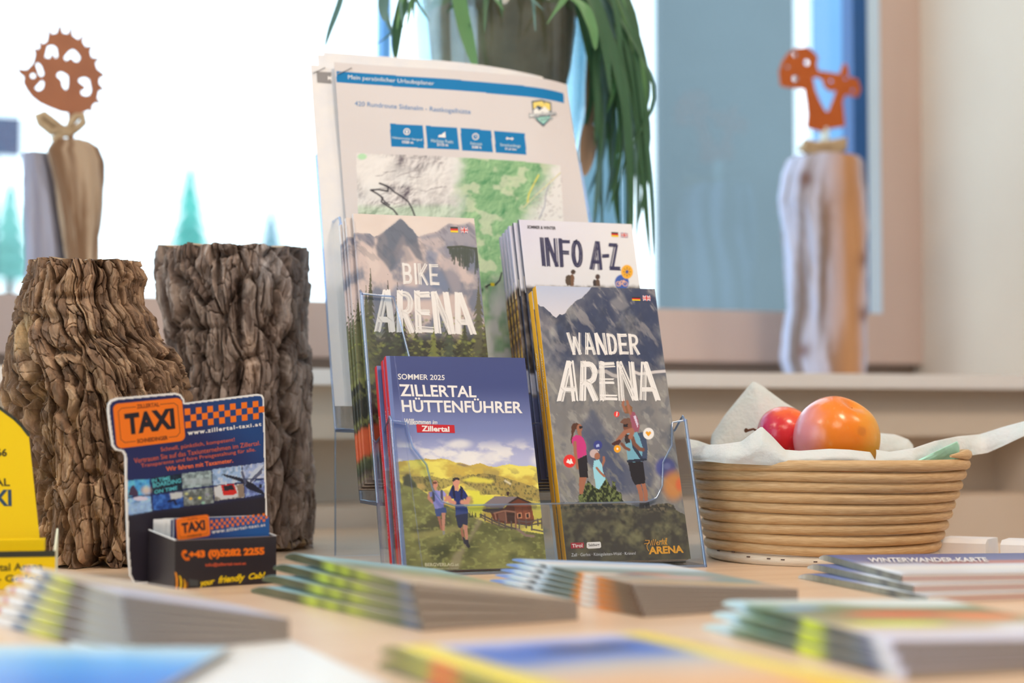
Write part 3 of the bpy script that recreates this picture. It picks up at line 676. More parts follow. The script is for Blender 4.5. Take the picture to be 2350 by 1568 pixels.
    cv.line(ZG([(1420,665),(1560,630),(1690,650)]), 3, K(168,112,84)); cv.line(ZG([(1560,640),(1575,780)]), 3, K(168,112,84)); cv.line(ZG([(1690,650),(1700,870)]), 3.5, K(150,98,76)); cv.line(ZG([(1430,670),(1445,740)]), 3, K(160,104,80))
    cv.poly(ZG([(1580,655),(1680,660),(1690,790),(1590,770)]), K(66,36,28)); cv.poly(ZG([(1470,670),(1560,650),(1570,770),(1480,750)]), K(128,78,58))
    for x in (1745,1850): cv.poly(ZG([(x-32,662),(x+28,655),(x+34,728),(x-24,734)]), K(206,132,92)); cv.poly(ZG([(x-18,676),(x+14,670),(x+18,716),(x-12,720)]), K(48,30,28))
    for a, b in (([(1250,690),(1420,770),(1600,840),(1700,860)]), ) if False else (): pass
    cv.line(ZG([(1240,680),(1330,720),(1450,780),(1600,840),(1720,870)]), 3.2, K(86,72,68)); cv.line(ZG([(1250,710),(1400,790),(1560,850)]), 2.4, K(108,90,80))
    for x, y0, y1 in ((1300,680,760),(1390,720,800),(1480,740,820),(1560,770,850),(1640,770,870),(1740,740,870),(1830,750,850),(1900,770,880),(1980,740,820),(2030,730,860)): cv.line(ZG([(x,y0),(x+4,y1)]), 3, K(96,78,72))
    cv.line(ZG([(1720,760),(1850,780),(2030,740)]), 3, K(104,84,76)); cv.line(ZG([(1720,800),(1860,820),(2030,790)]), 3, K(88,72,66)); cv.line(ZG([(1720,870),(1830,950),(1930,960)]), 5, K(150,118,104)); cv.line(ZG([(1900,870),(2050,900),(2190,980)]), 3.2, K(104,84,74))
    cv.poly(ZG([(2040,830),(2120,830),(2190,880),(2200,930),(2060,880)]), K(58,60,40), .9, 3)
    # hikers: woman left, man right
    sk = K(206,136,108); sd_ = K(172,104,80)
    cv.ell(*ZG([(660,292)])[0], 6.5, 9, sk); cv.poly(ZG([(626,290),(630,262),(660,252),(690,268),(680,282),(640,290),(636,312)]), K(112,72,56)); cv.line(ZG([(664,330),(668,372)]), 5, sk)
    cv.line(ZG([(592,400),(580,470),(630,520)]), 6, sk); cv.line(ZG([(790,420),(815,480),(770,540)]), 6, sk)
    cv.poly(ZG([(585,400),(640,370),(700,372),(760,372),(800,410),(790,460),(770,440),(775,600),(660,610),(640,540),(630,440),(600,460)]), K(150,140,190))
    for x in (640,745): cv.line(ZG([(x,375),(x+4,500)]), 5, K(78,74,92))
    cv.poly(ZG([(655,610),(770,590),(800,590),(808,655),(745,660),(728,700),(675,700)]), K(66,80,126))
    cv.poly(ZG([(690,700),(728,700),(740,790),(760,880),(735,880),(712,790)]), sd_); cv.poly(ZG([(745,660),(795,655),(790,780),(785,890),(760,890),(748,760)]), sk)
    cv.poly(ZG([(756,890),(785,890),(795,935),(760,940)]), K(150,140,128))
    cv.ell(*ZG([(932,262)])[0], 8, 11, sk); cv.poly(ZG([(882,240),(890,212),(930,200),(970,212),(975,240),(930,232),(890,262)]), K(48,40,42)); cv.line(ZG([(935,310),(938,350)]), 9, sk)
    cv.poly(ZG([(870,330),(900,300),(915,370),(960,380),(990,320),(1020,350),(1060,400),(1095,470),(1060,500),(1030,470),(1030,580),(920,570),(905,480),(860,478),(825,460),(845,390)]), K(34,46,96))
    cv.poly(ZG([(868,330),(890,300),(910,320),(925,480),(900,470),(885,380)]), K(28,30,58)); cv.poly(ZG([(985,310),(1020,335),(1010,480),(990,480)]), K(28,30,58))
    cv.line(ZG([(835,465),(862,520),(905,530)]), 9, sk); cv.line(ZG([(1090,480),(1070,530),(1010,520)]), 9, sk)
    cv.poly(ZG([(920,570),(1035,570),(1085,620),(1080,820),(1020,800),(1000,855),(960,850),(925,700)]), K(40,44,72)); cv.poly(ZG([(920,575),(1070,575),(1090,660),(925,690)]), K(56,70,124))
    cv.poly(ZG([(985,855),(1015,840),(1030,940),(1040,1010),(1010,1005)]), sd_); cv.poly(ZG([(1020,808),(1078,822),(1082,920),(1085,1010),(1055,1010),(1035,900)]), sk)
    cv.poly(ZG([(1010,960),(1040,980),(1060,1060),(1035,1060)]), K(52,44,58)); cv.poly(ZG([(1045,1005),(1088,1005),(1095,1060),(1120,1095),(1090,1112),(1060,1085)]), K(44,38,52))
    cv.fill(K(112,124,166), sstep(.0034,.0030,cv.X)*.7); cv.line([(904,817),(972,1320)], 1.5, K(130,134,172), .4)
Thb = .0062
def spine_h(cv): return np.tile(K(200,28,36), (len(cv.Z), 1))
bh = booklet('booklet', fh, HWd, HH, Thb, paint_hut, 'blue alpine hut guide titled ZILLERTAL HÜTTENFÜHRER, front copy with two hikers', 'hut guides in the front pocket', .00042, spine=spine_h)
pr = Print(fh)
pr.text('SOMMER 2025', ZE([(562,168),(874,177),(874,211),(564,207)]), WHITE, bold=.012)
pr.text('ZILLERTAL', ZE([(566,238),(1083,250),(1086,326),(580,318)]), WHITE, bold=.022)
pr.text('HÜTTENFÜHRER', ZE([(582,325),(1388,336),(1393,432),(592,424)]), WHITE, bold=.022)
pr.build('title_lettering', bh)
pr = Print(fh)
pr.text('Willkommen im', ZE([(604,466),(824,478),(826,505),(608,510)]), WHITE, bold=.02, shear=.25)
pr.poly(ZE([(684,504),(938,510),(942,563),(690,560)]), flat(190,20,34)); pr.text('Zillertal', ZE([(718,514),(904,520),(906,556),(722,552)]), WHITE, 1e-5, bold=.03)
pr.text('BERGVERLAG.at', ZG([(530,1300),(965,1298),(968,1340),(534,1345)]), flat(205,190,150), bold=.03); pr.text('WANDERKARTEN UND FÜHRER', ZG([(540,1364),(965,1358),(966,1376),(542,1384)]), flat(190,176,140), bold=.02)
pr.build('logo_lettering', bh)
spine_text(bh, 'Hüttenführer Zillertal / Sommer 2025', HH-.038, HH-.128, Thb, flat(240,170,170), sz=.0015)
for k, (dx, dy, wh) in enumerate(((-.0003,Thb+.0005,'middle'),(-.0022,2*Thb+.0052,'rear'))):
    copy_thing(bh, Frame(fh.w(dx,dy,-.0008*(k+1)), fh.ex, fh.ez).mat(), 'blue alpine hut guide with red spine, %s copy behind the front one' % wh, keep=('cover','pages','spine_lettering'))

# ---- Bike Arena
BH, BW_ = .2115, .0985
fb = fr_from(810, 490, BH, .0565)
def paint_bike(cv):
    cv.mix(K(206,182,166), K(218,196,180), cv.n(20,14,3,2)); 
    top_ = ZB([(500,290),(600,295),(660,300),(700,330),(730,318),(780,290),(830,250),(880,215),(920,175),(940,162),(970,190),(1010,235),(1050,265),(1085,320),(1110,325),(1180,300),(1260,285),(1330,235),(1380,205),(1450,215),(1510,225),(1560,195),(1600,215),(1640,250)])
    mt = inpoly([(780,540)]+top_+[(1160,560),(1160,1160),(780,1160)], cv.PX, cv.PY+2*(cv.n(2,2,3,5)-.5)).astype(float)
    q = cv.n(15,20,5,11); base = K(112,112,122)+(K(196,170,158)-K(112,112,122))*sstep(.4,.62,q)[...,None]; cv.C = cv.C*(1-mt[...,None])+base*mt[...,None]
    cv.poly(ZB([(940,162),(830,250),(740,320),(715,420),(730,500),(790,560),(850,640),(900,560),(930,460),(960,400),(1010,420),(1080,520),(1150,560),(1110,420),(1085,320),(1010,235)]), K(84,90,102), .85, 5)
    cv.poly(ZB([(960,300),(1000,420),(1060,540),(980,560),(940,480),(900,560),(870,470)]), K(128,118,120), .6, 8)
    cv.poly(ZB([(520,300),(640,300),(700,335),(700,420),(640,400),(560,340)]), K(106,106,118), .8, 5)
    cv.poly(ZB([(1110,325),(1260,290),(1380,210),(1440,230),(1560,200),(1640,260),(1660,640),(1560,640),(1480,500),(1340,520),(1260,440),(1160,420)]), K(116,118,132), .7, 8)
    cv.poly(ZB([(1130,350),(1300,330),(1350,400),(1260,440),(1140,390)]), K(198,172,160), .6, 8); cv.poly(ZB([(1280,540),(1420,490),(1460,640),(1490,800),(1420,860),(1330,640)]), K(168,150,148), .5, 12)
    cv.poly(ZB([(1160,440),(1280,470),(1260,560),(1340,700),(1380,800),(1200,900),(900,900),(820,860),(900,760),(1080,780),(1200,640)]), K(110,118,138), .75, 12)
    cv.poly(ZB([(620,430),(700,440),(760,600),(700,700),(640,560)]), K(210,184,168), .6, 10)
    streaks(cv, mt*sstep(640,560,cv.PY), K(72,78,92), .4, 4, 11, 17, .8)
    fo = (cv.PY > 655+35*np.sin(cv.PX/47)+28*cv.n(6,9,3,19)).astype(float)
    q = cv.n(4,4,5,23); fc = K(46,46,38)+(K(122,118,66)-K(46,46,38))*sstep(.46,.7,q)[...,None]
    fo2 = sstep(745,790,cv.PY); cv.C = cv.C*(1-fo2[...,None]) + fc*fo2[...,None]
    def spruce(px, y0, y1, wd, c, sd):
        rs = random.Random(sd); n_ = 15
        for i in range(n_):
            y = y0+(y1-y0)*i/n_; ww = wd*(i+1)/n_*rs.uniform(.75,1.15); h_ = (y1-y0)/n_*1.5
            cv.poly([(px-ww, y+h_*1.3), (px-ww*.4, y+h_*.5), (px, y-h_*.6), (px+ww*.5, y+h_*.6), (px+ww, y+h_*1.2), (px+ww*.3, y+h_), (px, y+h_*1.1), (px-ww*.3, y+h_*.95)], K(*c), .92)
    for a in ((790,560,860,52,(62,58,44)), (812,565,840,40,(88,84,58)), (850,620,840,32,(74,72,50)), (890,640,850,28,(58,58,46)), (912,650,850,24,(70,70,50)), (840,660,850,36,(98,94,58)),
              (1030,668,860,26,(66,72,56)), (1098,640,860,34,(88,84,62)), (995,745,870,28,(112,112,54)), (955,735,870,30,(60,60,44)), (1066,730,880,36,(64,64,44)), (925,720,870,36,(52,50,42)), (1115,700,880,26,(72,68,48))): spruce(*a, c_seed) if False else spruce(*a, int(a[0]))
    # overhanging branch
    for i in range(60):
        rs = random.Random(i); x = 1030+rs.random()*68; y = 566+(x-1030)*.04+rs.random()*8; L = 8+rs.random()*(18+(x-1030)*.5)
        cv.line([(x,y),(x+rs.uniform(-3,4),y+L)], 3.2, K(58,66,58), .85)
    cv.line([(1028,568),(1060,566),(1096,572)], 5, K(58,64,54))
    for i in range(300):
        rs = random.Random(900+i); x = 785+rs.random()*340; y = 720+rs.random()*130; cv.ell(x, y, 2+rs.random()*3, 1.5+rs.random()*2, K(*rs.choice([(150,150,62),(120,124,64),(44,42,34),(92,98,60)])), .55, .5)
    cv.fill(K(214,96,56), sstep(968,980,cv.PY)*sstep(1045,1030,cv.PY)*.85); cv.fill(K(70,74,52), sstep(1040,1050,cv.PY)*sstep(1072,1062,cv.PY)*.8); cv.fill(K(126,104,90), sstep(1066,1080,cv.PY)*(.4+.5*sstep(.3,.7,fbm(cv.MX/30, cv.MZ/1.5, 3, 44))))
bb_ = booklet('booklet', fb, BW_, BH, .0042, paint_bike, 'grey mountain and spruce booklet titled BIKE ARENA, front copy', 'bike booklets in the middle pocket', .0005, zsplit=.095)
pr = Print(fb)
pr.brush('BIKE', ZB([(955,570),(1272,585),(1282,758),(968,745)]), WHITE, .15, 6)
pr.brush('ARENA', ZB([(745,820),(1530,850),(1600,1190),(722,1165)]), WHITE, .155, 8)
pr.build('title_lettering', bb_)
pr = Print(fb); german_flag(pr, ZB([(1385,238),(1453,240),(1455,290),(1388,288)])); union_flag(pr, ZB([(1475,242),(1545,244),(1547,296),(1477,294)])); pr.build('flag_print', bb_)
off = [(-.0045,.0058,-.0012),(-.0056,.0102,-.0022),(-.0070,.0146,-.0034)]
for (dx, dy, dz), wh in zip(off, ('second','third','rearmost')):
    copy_thing(bb_, Frame(fb.w(dx,dy,dz), fb.ex, fb.ez).mat(), 'bike booklet with spruce picture edge, %s of its stack of four' % wh)

# ---- Info A-Z
IH, IW = .2115, .0985
fi = fr_from(1190, 504, IH, .0565)
def paint_info(cv):
    cv.mix(K(206,194,204), K(222,210,208), (cv.PX-1190)/270+.2*cv.n(30,30,2,3))
    cv.fill(K(222,212,210), sstep(520,640,cv.PY)*.5)
    rk = sstep(652,664,cv.PY+6*(cv.n(3,3,3,4)-.5)); q = cv.n(5,5,4,6); cv.C = cv.C*(1-rk[...,None])+(K(58,50,48)+(K(110,98,90)-K(58,50,48))*sstep(.4,.7,q)[...,None])*rk[...,None]
    cv.fill(K(196,188,196), sstep(848,852,cv.PY)*sstep(903,900,cv.PY)); cv.fill(K(92,96,130), sstep(904,907,cv.PY))
    bp = K(76,58,44); br = K(112,74,50)
    cv.ell(*ZCc([(802,492)])[0], 5.2, 5.6, K(70,46,36)); cv.poly(ZCc([(786,484),(800,477),(822,486),(824,490),(786,492)]), K(58,44,36))
    cv.poly(ZCc([(780,516),(796,508),(808,524),(812,545),(806,600),(776,600)]), br); cv.poly(ZCc([(742,540),(748,522),(770,514),(782,522),(784,596),(756,600),(744,576)]), bp)
    cv.ell(*ZCc([(994,530)])[0], 5.4, 6.2, K(70,50,44)); cv.poly(ZCc([(975,556),(996,548),(1010,562),(1014,604),(976,604)]), K(90,66,52)); cv.poly(ZCc([(958,562),(964,552),(978,550),(982,604),(958,604)]), K(50,40,40))
    cv.ell(1439, 624, 13.6, 16, K(242,160,34), 1, .06); cv.ell(1439, 624, 3.4, 4, K(58,70,130)); 
    for a in range(0,360,45): ca, sa = math.cos(math.radians(a)), math.sin(math.radians(a)); cv.line([(1439+5.6*ca,624+6.4*sa),(1439+8.4*ca,624+9.6*sa)], 1.6, K(150,90,40))
    dd = np.hypot((cv.PX-1427)/16, (cv.PY-648)/17.5); cv.fill(K(52,84,150), (1-sstep(.94,1.06,dd))*(np.hypot((cv.PX-1439)/13.6,(cv.PY-624)/16) > 1))
    for x in (1419.5,1434.5):
        d = np.abs(np.hypot(cv.PX-x, cv.PY-651.5)-5.2); cv.fill(K(240,170,130), (1-sstep(.5,1.1,d)))
    cv.line([(1419.5,651.5),(1425,645),(1431,645),(1427,652),(1419.5,651.5)], 1.5, K(240,170,130)); cv.line([(1427,652),(1432,643),(1434.5,651.5)], 1.5, K(240,170,130))
def spine_info(cv):
    py = cv.PY[:, 0]; n_ = len(py); q = fbm(np.arange(n_)/2.0, np.zeros(n_), 4, 5)[:, None]
    lav = K(178,168,186)*np.ones((n_,3)); gold = K(120,76,44)+(K(196,146,70)-K(120,76,44))*sstep(.35,.7,q)
    t = sstep(660,672,py)[:, None]; return lav*(1-t)+gold*t
def spine_info_dark(cv):
    return np.tile(K(52,54,74), (len(cv.Z), 1))
bi = booklet('booklet', fi, IW, IH, .0030, paint_info, 'white booklet titled INFO A-Z, front copy with hikers and round icons', 'info booklets in the middle pocket', .0005, zsplit=.14, spine=spine_info_dark)
pr = Print(fi)
IN = flat(44,44,76)
pr.text('SOMMER & WINTER', ZCc([(443,127),(665,138),(666,163),(443,152)]), flat(48,44,54), bold=.03)
pr.build('subtitle_lettering', bi)
pr = Print(fi)
pr.brush('INFO', ZCc([(548,232),(866,252),(872,452),(566,436)]), IN, .15, 11); pr.brush('A-Z', ZCc([(960,262),(1140,275),(1162,474),(942,464)]), IN, .15, 12)
pr.build('title_lettering', bi)
pr = Print(fi); german_flag(pr, ZCc([(1100,180),(1154,183),(1156,219),(1102,216)])); union_flag(pr, ZCc([(1173,184),(1228,188),(1230,226),(1175,222)])); pr.build('flag_print', bi)
copy_thing(bi, Frame(fi.w(-.0033,.0040,-.0012), fi.ex, fi.ez).mat(), 'white info booklet with dark spine, right behind the INFO A-Z front copy')
fi2 = Frame(fi.w(-.0058,.0078,-.0024), fi.ex, fi.ez)
bi2 = booklet('booklet', fi2, IW, IH, .0044, paint_info, 'info booklet with lavender and golden brown spine, third of its stack', 'info booklets in the middle pocket', .0012, spine=spine_info)
stp = mat('staple_steel', (.6,.6,.6), .3, .5, 1)
for nme, k in (('fourth',1),('fifth',2),('rearmost',3)):
    copy_thing(bi2, Frame(fi2.w(-.0008*k,.0050*k,-.001*k), fi.ex, fi.ez).mat(), 'info booklet with lavender and golden brown spine, %s of its stack' % nme)
for bk in [o for o in COL.objects if o.get('group') == 'info booklets in the middle pocket']:
    MB().box((-.0005,.0012,IH-.062), (.0002,.0017,IH-.048), stp).build('staple', bk)

# ------------------------------------------------------------------ printed A4 sheets in the top pocket
def sheet(name, fr, W, H, surf, label, paint=None, dense=0):
    nx = int(W/.0005)+1 if dense else 40; xs = np.linspace(0, W, nx)
    zs = np.linspace(0, H, 60) if not dense else np.concatenate([np.linspace(0, dense, 30)[:-1], np.linspace(dense, H, int((H-dense)/.0005)+1)])
    X, Z = np.meshgrid(xs, zs); Y = surf(X, Z); o = empty(name, fr.mat(), label, 'paper sheet', 'printed sheets in the top pocket')
    cols = None
    if paint:
        cv = Canvas(fr, xs, zs); cv.PX, cv.PY = fr.pix(X, Z); cv.fill(K(210,194,184)); paint(cv); cols = cv.C
    P = np.stack([X, Y, Z], -1); B = P[::6, ::6].copy() if dense else P.copy(); B[..., 1] += .0006
    link('front_page', grid_mesh('page', P, mat('printed_paper', rough=.6, spec=.2, vcol=True) if paint else PAPER, cols), o)
    link('rear_page', grid_mesh('page', B, PAPER), o)
    return o
def surf1(x, z): 
    return .010*np.clip((x-.165)/.047, 0, 2)**2*np.clip((z-.14)/.15, 0, 1) + .0012*np.sin(x*34+1)*np.clip(z/.3,0,1)+.0008*np.sin(z*40+x*20)
f1 = fr_from(767, 142, .297, .118)
BLU = K(4,112,160)
def paint_sheet(cv):
    cv.fill(K(214,198,186), sstep(.5,.7,cv.n(40,50,3,3))*.25)
    mp = [(818,349),(1288,377),(1312,1010),(838,1010)]; M = inpoly(mp, cv.PX, cv.PY).astype(float); cv.fill(K(222,210,198), M)
    wx_ = cv.MX+12*cv.n(22,22,3,3); wz = cv.MZ+12*cv.n(22,22,3,9); h = fbm(wx_/17, wz/17, 6, 15)
    gy, gx = np.gradient(h, cv.MZ[:,0], cv.MX[0]); sh = (gx*.7-gy*.7)*7
    rg = M*sstep(1060,1010,cv.PX+30*(cv.n(10,10,3,5)-.5)+(cv.PY-430)*-.2)
    rock = np.clip(.5+sh*1.6, 0, 1); cv.mix(K(84,72,80), K(226,210,198), rock*1.1, rg*sstep(-.1,.35,cv.n(26,20,2,31)-.28)*.95)
    cv.fill(K(232,218,206), M*sstep(60,20,np.hypot((cv.PX-850)*.8, (cv.PY-385)))*.9)
    cv.fill(K(232,218,206), M*sstep(1.1,.7,np.hypot((cv.PX-1000)/60,(cv.PY-430)/45))*.6)
    grn = M*sstep(1030,1075,cv.PX+34*(cv.n(9,9,4,41)-.5))*sstep(1290,1225,cv.PX+(cv.PY-400)*.45+40*(cv.n(10,10,3,45)-.5))
    low = M*sstep(500,560,cv.PY)*.9; grn = np.maximum(grn, low*sstep(.40,.55,cv.n(18,18,3,47)))
    gsh = np.clip(.5+sh*.9, 0, 1); cv.mix(K(70,132,82), K(160,190,134), gsh, grn*.96)
    cv.fill(K(210,204,170), grn*sstep(.56,.68,cv.n(12,9,3,51))*.6)
    cv.fill(K(176,206,160), M*sstep(1.1,.6,np.hypot((cv.PX-832)/12,(cv.PY-358)/8))); cv.fill(K(176,200,156), rg*sstep(462,480,cv.PY)*.5)
    cv.line(ZA([(1815,985),(1780,1050),(1740,1130),(1730,1190)]), 3, K(216,196,90)); cv.line(ZA([(1985,965),(1900,1040),(1870,1120),(1860,1220),(1820,1310)]), 2.6, K(170,166,166)); cv.line(ZA([(1985,960),(1880,1060),(1790,1140),(1700,1230)]), 2, K(216,200,150))
    for i in range(60):
        rs = random.Random(i); x = 1225+rs.random()*65; y = 410+rs.random()*95; cv.line([(x,y),(x+rs.uniform(-6,6),y+rs.uniform(-5,5))], 1.6, K(160,146,142), .7)
    for i in range(14):
        rs = random.Random(90+i); x = 850+rs.random()*150; y = 385+rs.random()*100; L = 14; cv.line([(x,y),(x+L,y+rs.uniform(-8,3)),(x+2*L,y+rs.uniform(-12,2))], 1.5, K(110,96,98), .6)
    blk = K(52,48,54)
    cv.line(ZA([(760,1280),(730,1240),(690,1215),(640,1180),(650,1150),(610,1120),(560,1092),(620,1088),(690,1102),(690,1070),(650,1050),(628,1042)]), 3.4, blk)
    cv.line(ZA([(628,1042),(690,1065),(740,1110),(790,1140),(840,1180),(868,1230),(890,1290)]), 3.2, blk); cv.line(ZA([(640,1145),(665,1180),(700,1205)]), 3, blk)
    cv.line(ZB([(1672,806),(1700,780),(1745,757)]), 3.4, blk); cv.line(ZB([(1790,762),(1830,720),(1850,650)]), 3.4, blk); cv.poly(ZB([(1747,745),(1783,745),(1783,772),(1749,772)]), K(240,196,50))
    cv.poly(ZA([(301,203),(2030,337),(2033,415),(301,289)]), BLU)
    for q in ([(700,600),(944,618),(957,787),(713,771)], [(966,620),(1202,637),(1215,804),(979,790)], [(1224,637),(1456,655),(1469,821),(1237,806)], [(1478,656),(1712,670),(1724,833),(1491,820)]): cv.poly(ZA(q), BLU)
s1 = sheet('route_sheet', f1, .2125, .297, surf1, 'stapled route plan sheet with blue bars and green map, frontmost', paint_sheet, .10)
pr = Print(f1, surf1, .0003)
pr.text('Mein persönlicher Urlaubsplaner', ZA([(387,236),(1031,285),(1031,322),(387,276)]), flat(222,222,226))
tb_ = flat(58,118,164)
pr.text('420 Rundroute Sidanalm - Rastkogelhütte', ZA([(437,432),(1305,494),(1306,540),(437,476)]), tb_)
for t1, t2, q, q2 in (('Höhenmeter bergauf','1520 m',[(718,696),(944,713),(945,736),(720,720)],[(792,727),(875,733),(876,753),(793,748)]), ('Höchster Punkt','2115 m',[(1008,714),(1174,726),(1175,750),(1009,740)],[(1052,746),(1135,750),(1137,772),(1053,768)]),
    ('Fahrzeit','3:00 h',[(1304,738),(1390,744),(1391,764),(1305,760)],[(1314,766),(1384,770),(1385,790),(1315,786)]), ('Streckenlänge','31,6 km',[(1526,748),(1678,758),(1680,786),(1528,776)],[(1562,780),(1647,786),(1648,804),(1563,799)])):
    pr.text(t1, ZA(q), flat(210,218,228), 1e-5); pr.text(t2, ZA(q2), WHITE, 1e-5, bold=.03)
pr.build('route_lettering', s1)
pr = Print(f1, surf1, .0003)
def ring(cx, cyy, r, wd=.28):
    n = 20
    for i in range(n):
        a, b = 2*math.pi*i/n, 2*math.pi*(i+1)/n
        pr.poly([(cx+r*math.cos(a),cyy+r*math.sin(a)),(cx+r*math.cos(b),cyy+r*math.sin(b)),(cx+r*(1-wd)*math.cos(b),cyy+r*(1-wd)*math.sin(b)),(cx+r*(1-wd)*math.cos(a),cyy+r*(1-wd)*math.sin(a))], WHITE)
(c1,), (c2_,) = ZA([(827,661)]), ZA([(1342,698)])
ring(c1[0], c1[1], 7.8); ring(c2_[0], c2_[1], 7.8)
pr.poly(ZA([(827,646),(840,662),(832,662),(832,676),(822,676),(822,662),(814,662)]), WHITE); pr.strip(ZA([(1342,684),(1342,700),(1352,700)]), 1.3, WHITE)
pr.poly(ZA([(1062,702),(1064,690),(1080,682),(1085,688),(1098,670),(1102,674),(1115,660),(1118,706)]), WHITE)
pr.poly(ZA([(1568,712),(1580,700),(1584,708),(1612,710),(1616,702),(1628,714),(1614,727),(1610,719),(1582,717),(1578,725)]), WHITE)
nv = flat(32,62,84)
pr.poly(ZA([(1762,432),(1835,422),(1908,442),(1912,520),(1895,575),(1850,622),(1800,578),(1770,520)]), nv, 1e-5)
pr.poly(ZA([(1772,442),(1835,432),(1900,450),(1903,505),(1775,490)]), flat(238,196,96), 2e-5)
pr.poly(ZA([(1775,520),(1775,500),(1800,480),(1818,505),(1858,472),(1903,512),(1904,535),(1780,540)]), flat(225,216,206), 3e-5)
pr.poly(ZA([(1785,555),(1903,545),(1888,572),(1850,606),(1808,572)]), flat(140,186,166), 3e-5)
pr.text('Mayrhofen', ZA([(1742,524),(1944,504),(1950,544),(1746,570)]), nv, 5e-5, bold=.07); pr.text('Mayrhofen', ZA([(1746,528),(1941,508),(1946,539),(1749,564)]), flat(222,214,206), 7e-5, bold=.01)
pr.text('im Zillertal', ZA([(1830,562),(1918,550),(1920,568),(1832,582)]), flat(120,140,140), 5e-5, bold=.02)
pr.build('shield_logo', s1)
def staple(parent, fr, a, b, surf=None):
    (x0,z0), (x1,z1) = fr.loc(*a), fr.loc(*b); y = (surf(x0,z0) if surf else 0)-.0007
    MB().tube([(x0,y+.0008,z0),(x0,y,z0),(x1,y,z1),(x1,y+.0008,z1)], .0004, stp, 6).build('staple', parent)
staple(s1, f1, *ZA([(312,228),(414,183)]), surf1)
f2 = fr_from(713, 148, .297, .124)
s2 = sheet('handout_sheet', f2, .19, .297, lambda x, z: .0008*np.sin(z*30), 'stapled handout sheet with a grey header, sticking out left behind the route plan')
pr = Print(f2, lambda x, z: .0008*math.sin(z*30), .0003)
pr.poly(ZA([(152,212),(262,216),(262,300),(156,292)]), flat(112,106,104)); pr.text('M', ZA([(236,245),(262,245),(262,275),(236,273)]), WHITE, 1e-5, bold=.03); pr.build('header_print', s2)
staple(s2, f2, *ZA([(126,222),(214,182)]))
f3 = fr_from(728, 118, .297, .131); f4 = fr_from(742, 117, .297, .136)
s3f = lambda x, z: .018*np.clip((x-.10)/.11, 0, 2)**2*np.clip((z-.15)/.14, 0, 1)
sheet('blank_sheet', f3, .206, .294, s3f, 'plain white sheet showing above the route plan, nearer one')
sheet('blank_sheet', f4, .204, .296, s3f, 'plain white sheet with its corner highest, rearmost in the pocket')

# ================================================================== TAXI CARD DISPENSER
tx = yawdir(35); txb = np.array([-tx[1], tx[0], 0])
TO = ontable(401, 1353)
ftx = Frame(TO, tx, (0,0,1)); BD = .043; BWt = .0725
ftp = Frame(TO+txb*BD, tx, (0,0,1))
td = empty('card_dispenser', ftx.mat(), 'dark blue and orange taxi card dispenser in front of the logs', 'card holder')
KB = mat('card_black', K(44,36,38), .35, .45); KBd = mat('card_black_inside', K(70,60,56), .6); KE = mat('cut_card_edge', K(226,214,204), .7, .2)
topz = ftx.loc(396, 1242)[1]
plate_px = ZF([(52,195),(56,150),(78,120),(125,104),(540,68),(580,80),(604,115),(606,142),(1130,76),(1165,82),(1178,105),(1185,300),(1193,700),(1206,1090),(1212,1480),(300,1478),(243,1445),(212,1385),(196,1200),(186,900),(178,520),(160,492),(112,482),(86,450),(62,280)])
Pp = [ftp.loc(*p) for p in plate_px]; zmin = min(z for x, z in Pp); 
Pp = [(x, max(z, .0003)) for x, z in Pp]
plm = MB().prism([(x, BD+.0012, z) for x, z in Pp], (0,-.0012,0), KE).build('back_plate', td)
xa = [p[0] for p in Pp]; za = [p[1] for p in Pp]
